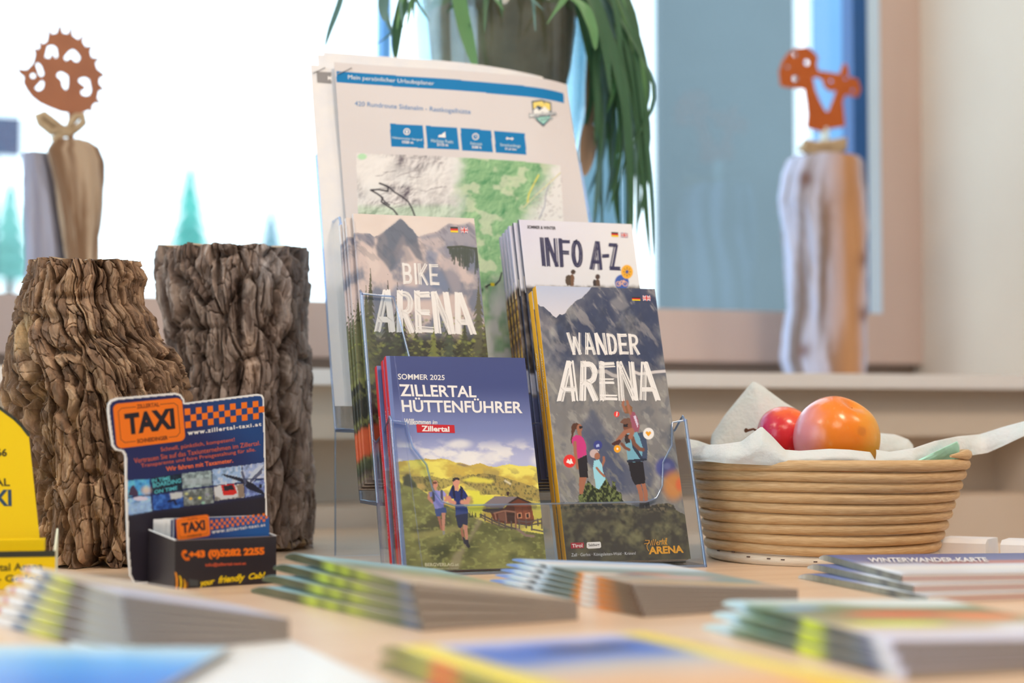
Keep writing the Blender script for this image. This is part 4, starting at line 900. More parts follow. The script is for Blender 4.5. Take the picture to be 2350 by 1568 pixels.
def paint_taxi(cv):
    cv.fill(K(34,38,78)); cv.fill(K(30,62,110), sstep(.35,.8,(cv.PX-380)/230*.6+.35*sstep(1080,940,cv.PY)))
    cv.fill(K(38,32,40), sstep(1170,1190,cv.PY+(cv.PX-290)*.14))
    ph = [(190,700,355,688,360,800,192,815,(70,140,190)), (192,830,360,808,372,920,195,950,(110,150,200)), (372,680,580,650,590,770,376,796,(22,34,46)), (378,806,590,782,600,890,382,915,(40,74,140)),
          (585,650,800,626,806,735,592,760,(120,128,124)), (596,772,808,748,816,862,600,885,(108,108,100)), (805,620,1015,592,1025,710,812,735,(150,170,196)), (815,745,1030,722,1038,820,822,846,(150,138,126)), (1022,592,1186,568,1192,680,1030,700,(150,160,190)), (1036,715,1192,692,1196,790,1042,822,(110,120,170))]
    q = cv.n(2.2,2.2,4,7)
    for x0,y0,x1,y1,x2,y2,x3,y3,c in ph:
        mk = inpoly(ZF([(x0,y0),(x1,y1),(x2,y2),(x3,y3)]), cv.PX, cv.PY); cv.fill(K(*c), mk); cv.fill(K(*[min(255,v*1.5+20) for v in c]), mk*sstep(.5,.7,q)*.5); cv.fill(K(*[v*.5 for v in c]), mk*sstep(.45,.3,q)*.5)
    cv.poly(ZF([(200,810),(215,750),(240,730),(275,790),(270,806)]), K(70,50,70)); cv.ell(*ZF([(290,830)])[0], 17, 5, K(205,190,200)); cv.ell(*ZF([(330,770)])[0], 10, 9, K(236,190,150), .7, .7)
    cv.poly(ZF([(195,870),(360,840),(372,918),(196,948)]), K(160,180,220), .6, 3); cv.poly(ZF([(500,790),(590,782),(592,820),(510,842)]), K(205,196,180), .9, 1); cv.line(ZF([(490,850),(530,840),(545,870)]), 5, K(24,26,50))
    for x, y, c in ((650,830,(240,176,60)),(715,825,(230,216,60)),(620,795,(200,190,120)),(740,860,(150,190,160)),(770,800,(150,140,150))): cv.ell(*ZF([(x,y)])[0], 4, 3, K(*c), .9, .5)
    cv.poly(ZF([(600,690),(690,680),(800,690),(800,720),(610,735)]), K(168,172,168), .7, 3)
    # train
    cv.poly(ZF([(820,760),(850,735),(960,722),(990,760),(990,815),(880,836),(830,810)]), K(206,196,188)); cv.poly(ZF([(868,735),(960,722),(985,790),(960,802),(885,808)]), K(206,40,32)); cv.poly(ZF([(885,740),(950,730),(965,765),(892,775)]), K(40,34,40))
    cv.poly(ZF([(980,735),(1030,725),(1036,815),(1000,826)]), K(140,116,96))
    # aeroplane
    cv.poly(ZF([(1175,585),(1165,640),(1100,710),(1060,740),(1040,720),(1060,690),(1110,620),(1150,588)]), K(188,188,196)); cv.poly(ZF([(1170,600),(1160,650),(1080,720),(1075,700)]), K(90,90,110))
    cv.poly(ZF([(870,650),(900,655),(1010,680),(1060,700),(1050,735),(1000,705),(900,672)]), K(34,34,48)); cv.poly(ZF([(1050,700),(1100,720),(1150,760),(1190,800),(1150,795),(1060,760),(1040,740)]), K(30,30,44)); cv.ell(*ZF([(1153,740)])[0], 3.4, 5, K(36,34,44)); cv.line(ZF([(1020,640),(1045,720)]), 5, K(80,80,100)); cv.line(ZF([(1040,690),(1190,686)]), 2.4, K(40,46,80))
xs = np.arange(min(xa), max(xa), .0005); zs = np.arange(min(za), max(za), .0005)
cv = Canvas(ftp, xs, zs); cv.PX, cv.PY = ftp.pix(cv.X, cv.Z); paint_taxi(cv)
def inset(P, d):
    c = np.array(P); n = len(c); out = []
    ar = sum(c[i-1][0]*c[i][1]-c[i][0]*c[i-1][1] for i in range(n)); sg_ = 1 if ar > 0 else -1
    for i in range(n):
        a, b, e = c[i-1], c[i], c[(i+1) % n]; u = (b-a)/(np.linalg.norm(b-a)+1e-9); v = (e-b)/(np.linalg.norm(e-b)+1e-9); nn = np.array([-(u[1]+v[1]), u[0]+v[0]]); nn = nn/(np.linalg.norm(nn)+1e-9)
        out.append(tuple(b+nn*d*sg_))
    return out
Pin = inset(Pp, .0011)
pm = inpoly(Pin, cv.X, cv.Z); me = grid_mesh('plate_print', np.stack([cv.X, np.full(cv.X.shape, BD-.0002), cv.Z], -1), PRINT, cv.C)
import bmesh
bm = bmesh.new(); bm.from_mesh(me); bm.verts.ensure_lookup_table(); kill = [bm.verts[i] for i in np.nonzero(~pm.reshape(-1))[0]]
bmesh.ops.delete(bm, geom=kill, context='VERTS'); bm.to_mesh(me); bm.free(); link('plate_print', me, td)
OR_ = flat(244,108,20); DK = flat(30,26,34); ORD = flat(214,96,60)
def rrect(q, r, n=6):
    f = quadmap(q); P = []
    for cx, cyy, a0 in ((1-r,1-r*1.3,0),(r,1-r*1.3,90),(r,r*1.3,180),(1-r,r*1.3,270)):
        for i in range(n): a = math.radians(a0+90*i/(n-1)); P.append(f(cx+r*math.cos(a), cyy+r*1.3*math.sin(a)))
    return P
def badge(pr, q, names=True):
    f = quadmap(q)
    pr.poly(rrect(q, .09), OR_, 1e-5)
    for P in ([(.07,.7),(.07,.82),(.12,.89),(.33,.89)], [(.68,.89),(.88,.89),(.93,.82),(.93,.2),(.88,.12),(.76,.12)], [(.07,.72),(.07,.2),(.12,.12),(.28,.12)]): pr.strip([f(*p) for p in P], 1.3 if names else .7, DK, 2e-5)
    pr.text('TAXI', [f(.15,.76), f(.87,.78), f(.87,.30), f(.15,.28)], DK, 3e-5, bold=.05)
    pr.text('ZILLERTAL', [f(.34,.94), f(.67,.94), f(.67,.845), f(.34,.845)], flat(120,50,20), 3e-5, bold=.04)
    pr.text('SCHNEIDINGER', [f(.30,.165), f(.75,.165), f(.75,.07), f(.30,.07)], flat(90,40,20), 3e-5, bold=.04)
def checks(pr, f, n=14):
    for i in range(n):
        for j in range(3):
            if (i+j) % 2 == 0:
                e = .06 if n > 16 else .0; pr.poly([f((i+e)/n,(2-j+1-e)/3), f((i+1-e)/n,(2-j+1-e)/3), f((i+1-e)/n,(2-j+e)/3), f((i+e)/n,(2-j+e)/3)], OR_, 1e-5)
pr = Print(ftp, lift=.0004); pr.fr = Frame(ftp.o, ftp.ex, ftp.ez)
badge(pr, ZF([(88,150),(585,102),(612,412),(118,472)]))
checks(pr, quadmap(ZF([(604,184),(1176,121),(1180,250),(612,324)])))
pr.text('www.zillertal-taxi.at', ZF([(626,340),(1156,280),(1158,306),(628,374)]), WHITE, 1e-5, bold=.03, space=1.25)
for t, q, c, b in (('Schnell, pünktlich, kompetent!',[(432,462),(964,390),(966,424),(436,500)],ORD,.0), ('Vertrauen Sie auf das Taxiunternehmen im Zillertal.',[(240,540),(1146,412),(1150,444),(244,576)],ORD,.0),
    ('Transparente und faire Preisgestaltung für alle.',[(290,580),(1114,462),(1118,496),(294,614)],ORD,.0), ('Wir fahren mit Taxameter.',[(470,600),(952,538),(955,570),(474,634)],flat(232,104,60),.02)): pr.text(t, ZF(q), c, 1e-5, bold=b)
cyn = flat(90,176,180)
for t, q in (('IN TIME',[(364,690),(500,668),(506,694),(370,716)]), ('BOARDING',[(372,720),(578,684),(582,714),(378,752)]), ('ON TIME',[(386,770),(552,738),(556,764),(390,796)])): pr.text(t, ZF(q), cyn, 1e-5, bold=.02, shear=.1)
o_ = pr.build('plate_lettering', td); o_.matrix_local = Matrix.Translation((0,BD,0))
# box in front
hb = topz; bx = MB().box((0,0,.0003), (BWt,.001,hb), KB); bx.build('front_panel', td)
lt, rt = hb+.0045, hb+.0035
for x in (0, BWt-.001):
    MB().prism([(x,.001,.0003),(x,.001,hb),(x,BD-.0004,lt),(x,BD-.0004,.0003)], (.001,0,0), KB).build('side_panel', td)
    MB().prism([(x,.0,hb),(x,BD-.0004,lt),(x,BD-.0004,lt+.0008),(x,.0,hb+.0008)], (.001,0,0), KE).build('side_rim', td)
MB().box((.001,.001,.0003), (BWt-.001,BD-.0004,.0015), KBd).build('box_floor', td); MB().box((0,-.0001,hb), (BWt,.001,hb+.0004), mat('worn_edge', K(120,104,98), .7)).build('front_rim', td)
pr = Print(ftx)
pr.text('+43 (0)5282 2255', ZI([(700,850),(1885,792),(1890,940),(705,995)]), OR_, bold=.06)
pr.strip(ZI([(612,870),(605,905),(625,950),(660,985),(690,980)]), 5, OR_); pr.disc(*ZI([(640,865)])[0], 5, 4.2, OR_); pr.disc(*ZI([(690,975)])[0], 4, 4, OR_)
pr.text('info@zillertal-taxi.at', ZI([(962,1045),(1596,1018),(1600,1078),(966,1108)]), flat(206,84,50), bold=.02)
YL = flat(240,186,14)
for t, q in (('your',[(860,1340),(1108,1300),(1112,1390),(868,1448)]), ('friendly',[(1160,1245),(1582,1205),(1588,1345),(1166,1392)]), ('Cab!',[(1635,1205),(1900,1175),(1905,1270),(1640,1300)])): pr.text(t, ZI(q), YL, bold=.03, shear=.35)
for k, c in enumerate(((232,140,40),(40,30,30),(244,180,20),(60,36,24),(236,160,30),(120,70,24))):
    cx = 480+k*32; pr.poly(ZI([(cx,1180+k*26),(cx+30,1190+k*28),(cx+52,1290+k*12),(cx+50,1400),(cx+34,1475),(cx+2,1480),(cx+24,1380),(cx+20,1270+k*10)]), flat(*c), k*2e-6)
pr.poly(ZI([(704,1290),(850,1310),(850,1400),(720,1400)]), flat(66,66,64), 0)
pr.build('front_lettering', td)
# cards in it
cw, chh = .0655, .052
ncard = 15; cardm = mat('business_card', K(222,212,206), .5, .3)
ctz = ftx.loc(500, 1192)[1]
fc = Frame(ftx.w(.0038, .0042, ctz-chh), ftx.ex, ftx.ez)
def paint_card(cv): cv.fill(K(40,44,92)); cv.fill(K(34,84,140), sstep(430,600,cv.PX)*.9)
cd0 = empty('business_card', fc.mat(), 'front taxi card with orange badge and checker band, in the dispenser', 'business card', 'cards in the taxi dispenser')
MB().box((0,.0002,0), (cw,.0006,chh), cardm).build('card', cd0)
cv = Canvas(fc, np.linspace(0,cw,60), np.linspace(0,chh,50)); paint_card(cv); link('card_print', grid_mesh('card_print', np.stack([cv.X, cv.X*0, cv.Z], -1), PRINT, cv.C), cd0)
pr = Print(fc, lift=.0002)
badge(pr, ZI([(500,345),(1012,278),(1040,612),(524,690)]), False)
checks(pr, quadmap(ZI([(1036,372),(1935,252),(1940,388),(1044,520)])), 22)
pr.text('www.zillertal-taxi.at', ZI([(1058,525),(1898,418),(1902,462),(1062,582)]), WHITE, 1e-5, bold=.02, space=1.2)
pr.build('card_lettering', cd0)
for k in range(1, ncard):
    rs = random.Random(k); big = k > 8
    c = empty('business_card', Frame(fc.w(-.0016-.0001*k+rs.uniform(-.0005,.0006), .0022*k, rs.uniform(-.0006,.0012)-.0001*k), fc.ex, fc.ez).mat(), 'dark blue taxi card in the dispenser, seen only by its pale left edge', 'business card', 'cards in the taxi dispenser')
    c['label'] = 'pale edged taxi card packed behind the front card in the dispenser'
    for ch in cd0.children:
        if ch.name.split('.')[0] in (('card','card_print') if k < 4 else ('card',)): d = ch.copy(); COL.objects.link(d); d.parent = c
    pr = MB().box((.0003,-.00015,chh-.026), (.012,-.00005,chh-.021), OR_).build('orange_stripe', c)

# ================================================================== YELLOW STAND, LEFT EDGE
YM = mat('yellow_card', K(228,184,8), .45, .3); YW = mat('pale_card_inside', K(226,218,180), .6)
yd_ = yawdir(12); ybk = np.array([-yd_[1], yd_[0], 0]); YO = ontable(126, 1352)
fy = Frame(YO-yd_*.12, yd_, (0,0,1)); ys = empty('yellow_dispenser', fy.mat(), 'bright yellow cardboard taxi leaflet dispenser cut off by the left edge', 'card holder')
yz1 = fy.loc(122, 1265)[1]; 
MB().box((0,0,.0003), (.12,.0012,yz1), YM).build('front_panel', ys)
MB().box((0,-.0002,fy.loc(122,1278)[1]), (.12,.0,fy.loc(122,1264)[1]), mat('black_stripe', K(44,44,32), .5)).build('stripe', ys)
ydp = .040; fyp = Frame(fy.w(0, ydp, 0), yd_, np.array([0,0,1.0])+ybk*.16)
P = [fyp.loc(*p) for p in ((93,1255),(66,1000),(52,978),(36,962),(0,936),(-60,905),(-200,870),(-260,1255))]
bpw = [fyp.w(x,0,z)-fy.o for x, z in P]; loc3 = lambda v: (v@fy.ex, v@fy.ey, v@fy.ez)
MB().prism([loc3(v) for v in bpw][::-1], (0,.0012,0), YM).build('back_plate', ys)
pr = Print(Frame(fyp.o, fyp.ex, fyp.ez))
o_ = pr.strip([(66,999),(50,978),(34,962),(0,937),(-60,905)], 7, mat('black_stripe')).text('4866', [(-34,1030),(16,1030),(16,1048),(-34,1048)], flat(60,50,14), bold=.03).text('ZILLERTAL', [(-120,1100),(22,1098),(23,1116),(-120,1116)], flat(60,50,14), bold=.02).text('TAXI', [(-86,1124),(26,1124),(27,1162),(-86,1162)], flat(44,66,84), bold=.03).build('plate_lettering', ys)
o_.matrix_local = fy.mat().inverted() @ fyp.mat()
MB().prism([(.1188,.0012,.0003),(.1188,.0012,yz1),(.1188,ydp-.001,yz1+.012),(.1188,ydp-.001,.0003)], (.0012,0,0), YW, YW).build('side_panel', ys)
MB().box((0,.0012,.0003), (.1188,ydp,.0015), YW).build('box_floor', ys)
MB().box((.0,.018,.0016), (.112,ydp-.002,yz1+.006), YM).build('leaflet_block', ys)
pr = Print(fy); pr.text('Zillertal Arena', [(-60,1296),(98,1291),(99,1308),(-60,1313)], flat(70,58,14), bold=.02); pr.text('Zell - Gerlos', [(-60,1322),(90,1318),(91,1334),(-60,1338)], flat(70,58,14), bold=.02); pr.build('front_lettering', ys)

# ================================================================== BARK LOGS
def bark_mat(name, a, b, c):
    m = bpy.data.materials.new(name); m.use_nodes = True; nt = m.node_tree; p = nt.nodes['Principled BSDF']; p.inputs['Roughness'].default_value = .62; p.inputs['Specular IOR Level'].default_value = .35
    t = nt.nodes.new('ShaderNodeTexCoord'); mp = nt.nodes.new('ShaderNodeMapping'); mp.inputs['Scale'].default_value = (1,1,.4)
    n1 = nt.nodes.new('ShaderNodeTexNoise'); n1.inputs['Scale'].default_value = 150; n1.inputs['Detail'].default_value = 8; n1.inputs['Roughness'].default_value = .65
    r1 = nt.nodes.new('ShaderNodeMapRange'); r1.inputs['From Min'].default_value = .3; r1.inputs['From Max'].default_value = .7; r1.inputs['To Min'].default_value = .6; r1.inputs['To Max'].default_value = 1.35
    at = nt.nodes.new('ShaderNodeAttribute'); at.attribute_name = 'Col'; vm = nt.nodes.new('ShaderNodeVectorMath'); vm.operation = 'SCALE'
    n2 = nt.nodes.new('ShaderNodeTexNoise'); n2.inputs['Scale'].default_value = 420; n2.inputs['Detail'].default_value = 6; bp = nt.nodes.new('ShaderNodeBump'); bp.inputs['Strength'].default_value = .5; bp.inputs['Distance'].default_value = .0012
    L = nt.links.new; L(t.outputs['Object'], mp.inputs[0]); L(mp.outputs[0], n1.inputs['Vector']); L(n1.outputs['Fac'], r1.inputs['Value']); L(at.outputs['Color'], vm.inputs[0]); L(r1.outputs[0], vm.inputs['Scale']); L(vm.outputs[0], p.inputs['Base Color']); L(mp.outputs[0], n2.inputs['Vector']); L(n2.outputs['Fac'], bp.inputs['Height']); L(bp.outputs[0], p.inputs['Normal'])
    MATS[name] = m; return m
def log(name, Lp, Rp, ybot, ytop, Zd, depth, seed, material, label, slant=0, tones=None, dents=(), stains=()):
    """Lp/Rp: left and right outline (px), measured at distance Zd"""
    Lp = sorted(Lp, key=lambda p: p[1]); Rp = sorted(Rp, key=lambda p: p[1])
    base = atz((Lp[-1][0]+Rp[-1][0])/2, 955, Zd); base[2] = T
    right = c_r.copy(); fw_ = np.array([c_f[0], c_f[1], 0]); fw_ /= np.linalg.norm(fw_)
    z_of = lambda py: float(atz(1175, py, Zd)[2])-T
    zt = z_of(ytop); nz = 430; zs = np.linspace(.0006, zt, nz)
    pys = 955-(zs-CAM_H)*F_PX/Zd
    xl = np.interp(pys, [p[1] for p in Lp], [p[0] for p in Lp]); xr = np.interp(pys, [p[1] for p in Rp], [p[0] for p in Rp])
    k = Zd/F_PX; bx_ = (base@c_r)/k+1175; xc = ((xl+xr)/2-bx_)*k; hw = (xr-xl)/2*k
    th = np.concatenate([np.linspace(math.pi*1.03, math.pi*1.97, 430), np.linspace(math.pi*1.97, math.pi*3.03, 70)[1:-1]])
    TH_, Z_ = np.meshgrid(th, zs); a_ = TH_*70; z_ = Z_*1000
    w1 = fbm(a_/26, z_/44, 4, seed)-.5; w2 = fbm(a_/26, z_/44, 4, seed+7)-.5
    sh_ = slant*np.clip((z_-zt*1000*.55)/90, 0, 1.6)*28
    A_ = a_+11*w1+sh_; Zz = z_+24*w2
    f1_, f2_, cid, gx, gy = voro(A_/19, Zz/58, seed); crack = sstep(.01, .17, f2_-f1_)
    g1, g2, cid2, hx, hy = voro(A_/8.5+3, Zz/(18 if slant else 30)+3*w1, seed+3); crack2 = sstep(.0, .13, g2-g1)
    flk = voro(A_/5+20+.5*w2, Zz/(11 if slant else 17)+9, seed+17); fc3 = sstep(.0, .12, flk[1]-flk[0])
    lay = fbm(A_/9, Zz/30, 4, seed+11)*7; lay = np.floor(lay)+sstep(.8, 1.0, lay-np.floor(lay))
    deep = sstep(.60, .70, fbm(A_/6, Zz/70, 4, seed+21)); rdg = 1-np.abs(2*fbm(A_/4.5, Zz/60, 3, seed+25)-1)
    dsp = -9.0*(1-crack)-3.4*(1-crack2)-1.0*(1-fc3)+4.5*(cid-.5)+2.6*(cid2-.5)+1.3*(flk[2]-.5)+5.5*gx*(cid-.5)+2.2*gy*(cid2-.5)+2.4*hx*(flk[2]-.5)+1.8*hy*(cid2-.5)+1.2*(lay-3)-7.0*deep+1.8*rdg+.9*(fbm(A_/1.4, Zz/3, 3, seed+31)-.5)
    dsp = np.where(dsp > 0, dsp*.7, dsp)
    PXg = 0
    dsp = np.clip(dsp, -15, 7)/1000
    pxg = (xc[:,None]+hw[:,None]*np.cos(TH_))/k+bx_; pyg = pys[:,None]+0*pxg; frontm = (np.sin(TH_) < 0)
    pxw = pxg+14*(fbm(A_/9, Zz/9, 3, seed+71)-.5); 
    for (cx_, cy2, rx_, ry_, dp) in dents: dsp -= frontm*dp/1000*np.exp(-((pxw-cx_)/rx_)**2-((pyg-cy2)/ry_)**2)
    vt = np.clip(fbm(A_/6, Zz/14, 5, seed+81)*.8+.5*(cid2-.5)+.5*(flk[2]-.5)+.1, 0, 1)[..., None]
    c1, c2b, c3 = [np.array(q_) for q_ in tones]; vc_ = np.where(vt < .5, c1*(1-2*vt)+c2b*2*vt, c2b*(2-2*vt)+c3*(2*vt-1))*(.85+.4*cid[..., None])
    for (cx_, cy2, rx_, ry_, tc3) in stains: q_ = (frontm*np.exp(-((pxw-cx_)/rx_)**4-((pyg-cy2)/ry_)**4))[..., None]*.8; vc_ = vc_*(1-q_)+np.array(tc3)*q_*(.8+.4*vt)
    big = (fbm(TH_*2.2, Z_*9, 3, seed+41)-.5)*.010
    ed = np.abs(np.cos(TH_))**3; rr = 1+0*Z_
    X_ = xc[:,None] + (hw[:,None]-.002)*np.cos(TH_) + (dsp+big)*np.cos(TH_)*.8
    Y_ = depth*np.sin(TH_)*(hw[:,None]/hw.max()) + (dsp+big)*np.sin(TH_)
    P = np.stack([X_, Y_, Z_+ (np.where(np.arange(nz)[:,None] > nz-4, .0, 0))], -1)
    jag = (fbm(a_[0]/9, a_[0]*0, 4, seed+51)-.5)*.012; P[:, :, 2] += jag*(np.linspace(0,1,nz)[:,None])**12*.5
    jb = np.clip(fbm(a_[0]/12, a_[0]*0, 3, seed+61)-.45, 0, 1)*.03; P[:, :, 2] += jb*(1-np.linspace(0,1,nz)[:,None])**40
    M = Matrix.Identity(4)
    for i in range(3): M[i][0] = right[i]; M[i][1] = fw_[i]; M[i][2] = (0,0,1)[i]; M[i][3] = base[i]
    o = empty(name, M, label, 'log', 'pine logs behind the taxi dispenser')
    link('bark', grid_mesh('bark', P, material, vc_, close_u=True), o)
    for nme, row, rev in (('cut_top', P[-1], False), ('cut_base', P[0], True)):
        ring_ = row[::6].copy(); cz = ring_[:,2].mean(); cen = np.array([ring_[:,0].mean(), ring_[:,1].mean(), cz]); n = len(ring_)
        vs = [cen+(p-cen)*.98 for p in ring_]+[cen]; fs = [((i+1) % n, i, n) if rev else (i, (i+1) % n, n) for i in range(n)]
        MB().add(vs, fs, mat('cut_wood', (.42,.30,.19), .7, .2, noise=(40, (1,1,1), (.50,.38,.25)))).build(nme, o)
    return o
bk1 = bark_mat('bark_brown', (.10,.062,.040), (.27,.175,.11), (.52,.38,.25)); bk2 = bark_mat('bark_grey', (.12,.088,.072), (.26,.20,.16), (.46,.38,.33))
log('bark_log', [(66,601),(58,637),(38,688),(18,759),(8,826),(8,872),(0,895),(20,960),(48,1040),(60,1150),(66,1312)], [(322,601),(339,642),(331,662),(334,703),(358,728),(372,775),(400,800),(428,841),(436,900),(446,1000),(452,1312)], 1312, 603, 1.325, .064, 5, bk1, 'shorter brown pine log with thick flaky bark, on the left', 1, ((.085,.05,.032),(.25,.155,.095),(.52,.36,.23)), ((112,960,12,60,24),(132,905,16,22,16),(262,1235,9,60,18),(215,880,10,14,10),(150,740,60,16,7),(330,1180,8,50,12),(60,870,10,20,8),(200,690,40,8,7),(250,1290,14,26,20)), ((72,770,16,46,(.55,.40,.22)),(100,1010,16,50,(.34,.24,.20))))
log('bark_log', [(357,573),(352,632),(360,688),(372,730),(380,785),(392,850),(372,960),(352,1100),(345,1268)], [(706,573),(711,662),(706,708),(709,770),(716,846),(719,999),(729,1142),(727,1268)], 1268, 574, 1.47, .062, 23, bk2, 'taller grey brown pine log with vertical bark ridges, right of the shorter one', 0, ((.10,.07,.058),(.24,.18,.15),(.46,.38,.33)), ((572,700,6,90,16),(668,850,7,110,16),(566,860,9,40,14),(470,760,40,7,8),(520,640,6,60,8),(690,1120,7,90,14),(612,1050,5,60,8)), ((598,830,16,60,(.58,.44,.35)),(640,610,30,50,(.45,.41,.40))))

# ================================================================== BASKET WITH NAPKINS AND FRUIT
ZK = Zc(1560, 860, 2.904)
BZ = 1.372; bc = atz(1891, 955, BZ); bc[2] = T
bk = empty('basket', bc, 'round coiled cane basket holding fruit, right of the brochure stand', 'basket')
def axis_mat(name, a, b, c=None, scale=220, squeeze=(1,1,9)):
    return mat(name, a, .45, .4, noise=(scale, squeeze, b), bump=(scale*1.5, .25, squeeze))
cane = axis_mat('cane', K(184,138,90), K(208,166,116), squeeze=(.35,.35,5), scale=260)
cane2 = axis_mat('pale_cane', K(206,180,150), K(220,196,168), squeeze=(.35,.35,5), scale=260)
R0, R1, NR = .1042, .0858, 10
xoff = lambda t: (1902-1891)*(1-t)*BZ/F_PX + (1880-1891)*t*BZ/F_PX
def coil(rad, z, a0, a1, rt, name, m_, cx=0, n=110, seed=1, taper=False):
    pts = []; rs = []; rnd = random.Random(seed); p1, p2 = rnd.random()*6, rnd.random()*6
    closed = abs(a1-a0) > 359.9
    for i in range(n+ (0 if closed else 1)):
        a = math.radians(a0+(a1-a0)*i/n); dz = .0006*math.sin(2*a+p1)+.0002*math.sin(4*a+p2)
        pts.append((cx+c_r[0]*0+rad*math.cos(a)*(1+.004*math.sin(3*a+p2)), rad*math.sin(a), z+dz))
        r = rt*(1+.02*math.sin(3*a+p1)); 
        if taper: r *= min(1, .25+min(i, 8*9)/10*1.0 if i < 10 else 1, .25+(n-i)/10 if n-i < 10 else 1)
        rs.append(r)
    mb = MB(); k = 10
    vs = []; 
    for i, (p, r) in enumerate(zip(pts, rs)):
        q = math.atan2(p[1], p[0]-cx)
        for j in range(k): b = 2*math.pi*j/k; vs.append((p[0]+r*math.cos(b)*math.cos(q), p[1]+r*math.cos(b)*math.sin(q), p[2]+r*1.04*math.sin(b)))
    fs = []; N_ = len(pts)
    for i in range(N_ if closed else N_-1):
        for j in range(k): i2 = (i+1) % N_; fs.append((i*k+j, i2*k+j, i2*k+(j+1) % k, i*k+(j+1) % k))
    mb.add(vs, fs, m_, True)
    if not closed: mb.add([vs[j] for j in range(k)], [tuple(range(k))], m_); mb.add([vs[(N_-1)*k+j] for j in range(k)], [tuple(range(k-1,-1,-1))], m_)
    return mb.build(name, bk)
for i in range(NR):
    t = i/(NR-1); z = .0742-(.0742-.0042)*t
    coil(R0+(R1-R0)*t, z, 0, 360, .00405, 'cane_coil', cane if i < NR-1 else cane2, xoff(t), seed=i)
coil(R0+.0012, .0806, -62, 190, .0038, 'cane_coil', cane, xoff(0), seed=33, taper=True)
MB().lathe([(.0001,.001),(R1,.001),(R1,.0035),(.0001,.0035)], cane2, 48).build('basket_base', bk)
for px, py in ZK([(315,1214),(398,1210),(487,1234),(610,1238),(697,1241),(903,1249)]):
    n_ = np.array([c_f[0], c_f[1], 0]); p = onplane(px, py, bc - n_*(R1+.0038), n_)-bc; 
    ang = math.asin(max(-1, min(1, (p@c_r-xoff(1))/(R1+.0040)))); fwv = np.array([c_f[0], c_f[1], 0])/np.hypot(c_f[0], c_f[1])
    q = np.array([xoff(1),0,0]) + c_r*((R1+.0039)*math.sin(ang)) - fwv*((R1+.0039)*math.cos(ang)); tz = c_r*math.cos(ang)+fwv*math.sin(ang)
    MB().tube([q-tz*.0014+np.array([0,0,p[2]]), q+tz*.0014+np.array([0,0,p[2]])], .0005, mat('dark_staple', (.12,.08,.07), .5, .4, .5), 6).build('staple', bk)
def lerp_path(P, n):
    P = [np.asarray(p, float) for p in P]; d = np.cumsum([0]+[np.linalg.norm(P[i+1]-P[i]) for i in range(len(P)-1)]); d /= d[-1]; t = np.linspace(0, 1, n)
    A = np.array(P); return np.stack([np.interp(t, d, A[:, k]) for k in range(3)], -1)
def paperfold(name, parent, top, bot, m_, n=44, rows=12, bulge=.004, seed=0, wob=.0012):
    Tt = lerp_path([atz(*p) for p in top], n); Bb = lerp_path([atz(*p) for p in bot], n); v = np.linspace(0, 1, rows)[:, None, None]
    P = Bb[None]*(1-v)+Tt[None]*v; fwv = np.array([c_f[0], c_f[1], 0])
    U, V = np.meshgrid(np.linspace(0,1,n), np.linspace(0,1,rows)); P = P - (bulge*np.sin(V*math.pi) + wob*(fbm(U*9, V*4, 3, seed)-.5)*2*(V > 0))[..., None]*fwv
    P = np.concatenate([P, (P+fwv*.0004)[::-1]], 0)
    pm_ = np.array(parent.matrix_world.translation); return link(name, grid_mesh(name, P-pm_, m_), parent)
def pz(pts, Z): return [(x, y, Z if not hasattr(Z, '__len__') else Z[i]) for i, (x, y) in enumerate(ZK(pts))]
mint = mat('mint_tissue', K(222,242,226), .8, .1, noise=(90, (1,1,1), K(228,246,232)), bump=(300, .4), sub=.3); whit = mat('white_tissue', K(220,242,250), .8, .1, noise=(90, (1,1,1), K(226,246,252)), bump=(300, .4), sub=.3)
for tm_ in (mint, whit):
    nt_ = tm_.node_tree; pb = nt_.nodes['Principled BSDF']; ou = nt_.nodes['Material Output']; tl = nt_.nodes.new('ShaderNodeBsdfTranslucent'); mx_ = nt_.nodes.new('ShaderNodeMixShader'); mx_.inputs[0].default_value = .25
    pb.inputs['Subsurface Weight'].default_value = 0; src = [l.from_socket for l in nt_.links if l.to_socket == pb.inputs['Base Color']][0]
    nt_.links.new(src, tl.inputs['Color']); nt_.links.new(pb.outputs[0], mx_.inputs[1]); nt_.links.new(tl.outputs[0], mx_.inputs[2]); nt_.links.new(mx_.outputs[0], ou.inputs[0])
nk = empty('paper_napkin', bc+np.array([0,0,.06]), 'white paper napkin standing up in a point behind the fruit', 'napkin', 'napkins lining the basket')
paperfold('fold', nk, pz([(205,452),(214,400),(300,270),(430,112),(490,41),(545,72),(700,186),(850,272),(960,360)], 1.42), pz([(215,560),(960,560)], 1.40), whit, seed=1)
paperfold('fold', nk, pz([(1250,385),(1330,390),(1430,398),(1525,432),(1556,470),(1565,520)], 1.43), pz([(1250,560),(1565,575)], 1.42), whit, seed=2)
nk2 = empty('paper_napkin', bc+np.array([0,0,.06]), 'mint green paper napkin folded over the front rim of the basket', 'napkin', 'napkins lining the basket')
paperfold('fold', nk2, pz([(40,425),(120,440),(200,468),(300,480),(330,540)], [1.375,1.37,1.35,1.33,1.31]), pz([(60,572),(330,590)], [1.345,1.29]), whit, seed=5)
paperfold('fold', nk2, pz([(60,492),(205,466),(260,466),(410,446),(470,400),(546,344),(620,415),(700,500),(800,508),(1000,494),(1130,500),(1270,516),(1296,560)], [1.34,1.315,1.305,1.295,1.29,1.29,1.29,1.29,1.288,1.288,1.29,1.30,1.30]),
          pz([(90,566),(300,592),(700,610),(1300,600)], [1.325,1.288,1.279,1.285]), mint, n=90, rows=16, bulge=.006, seed=7)
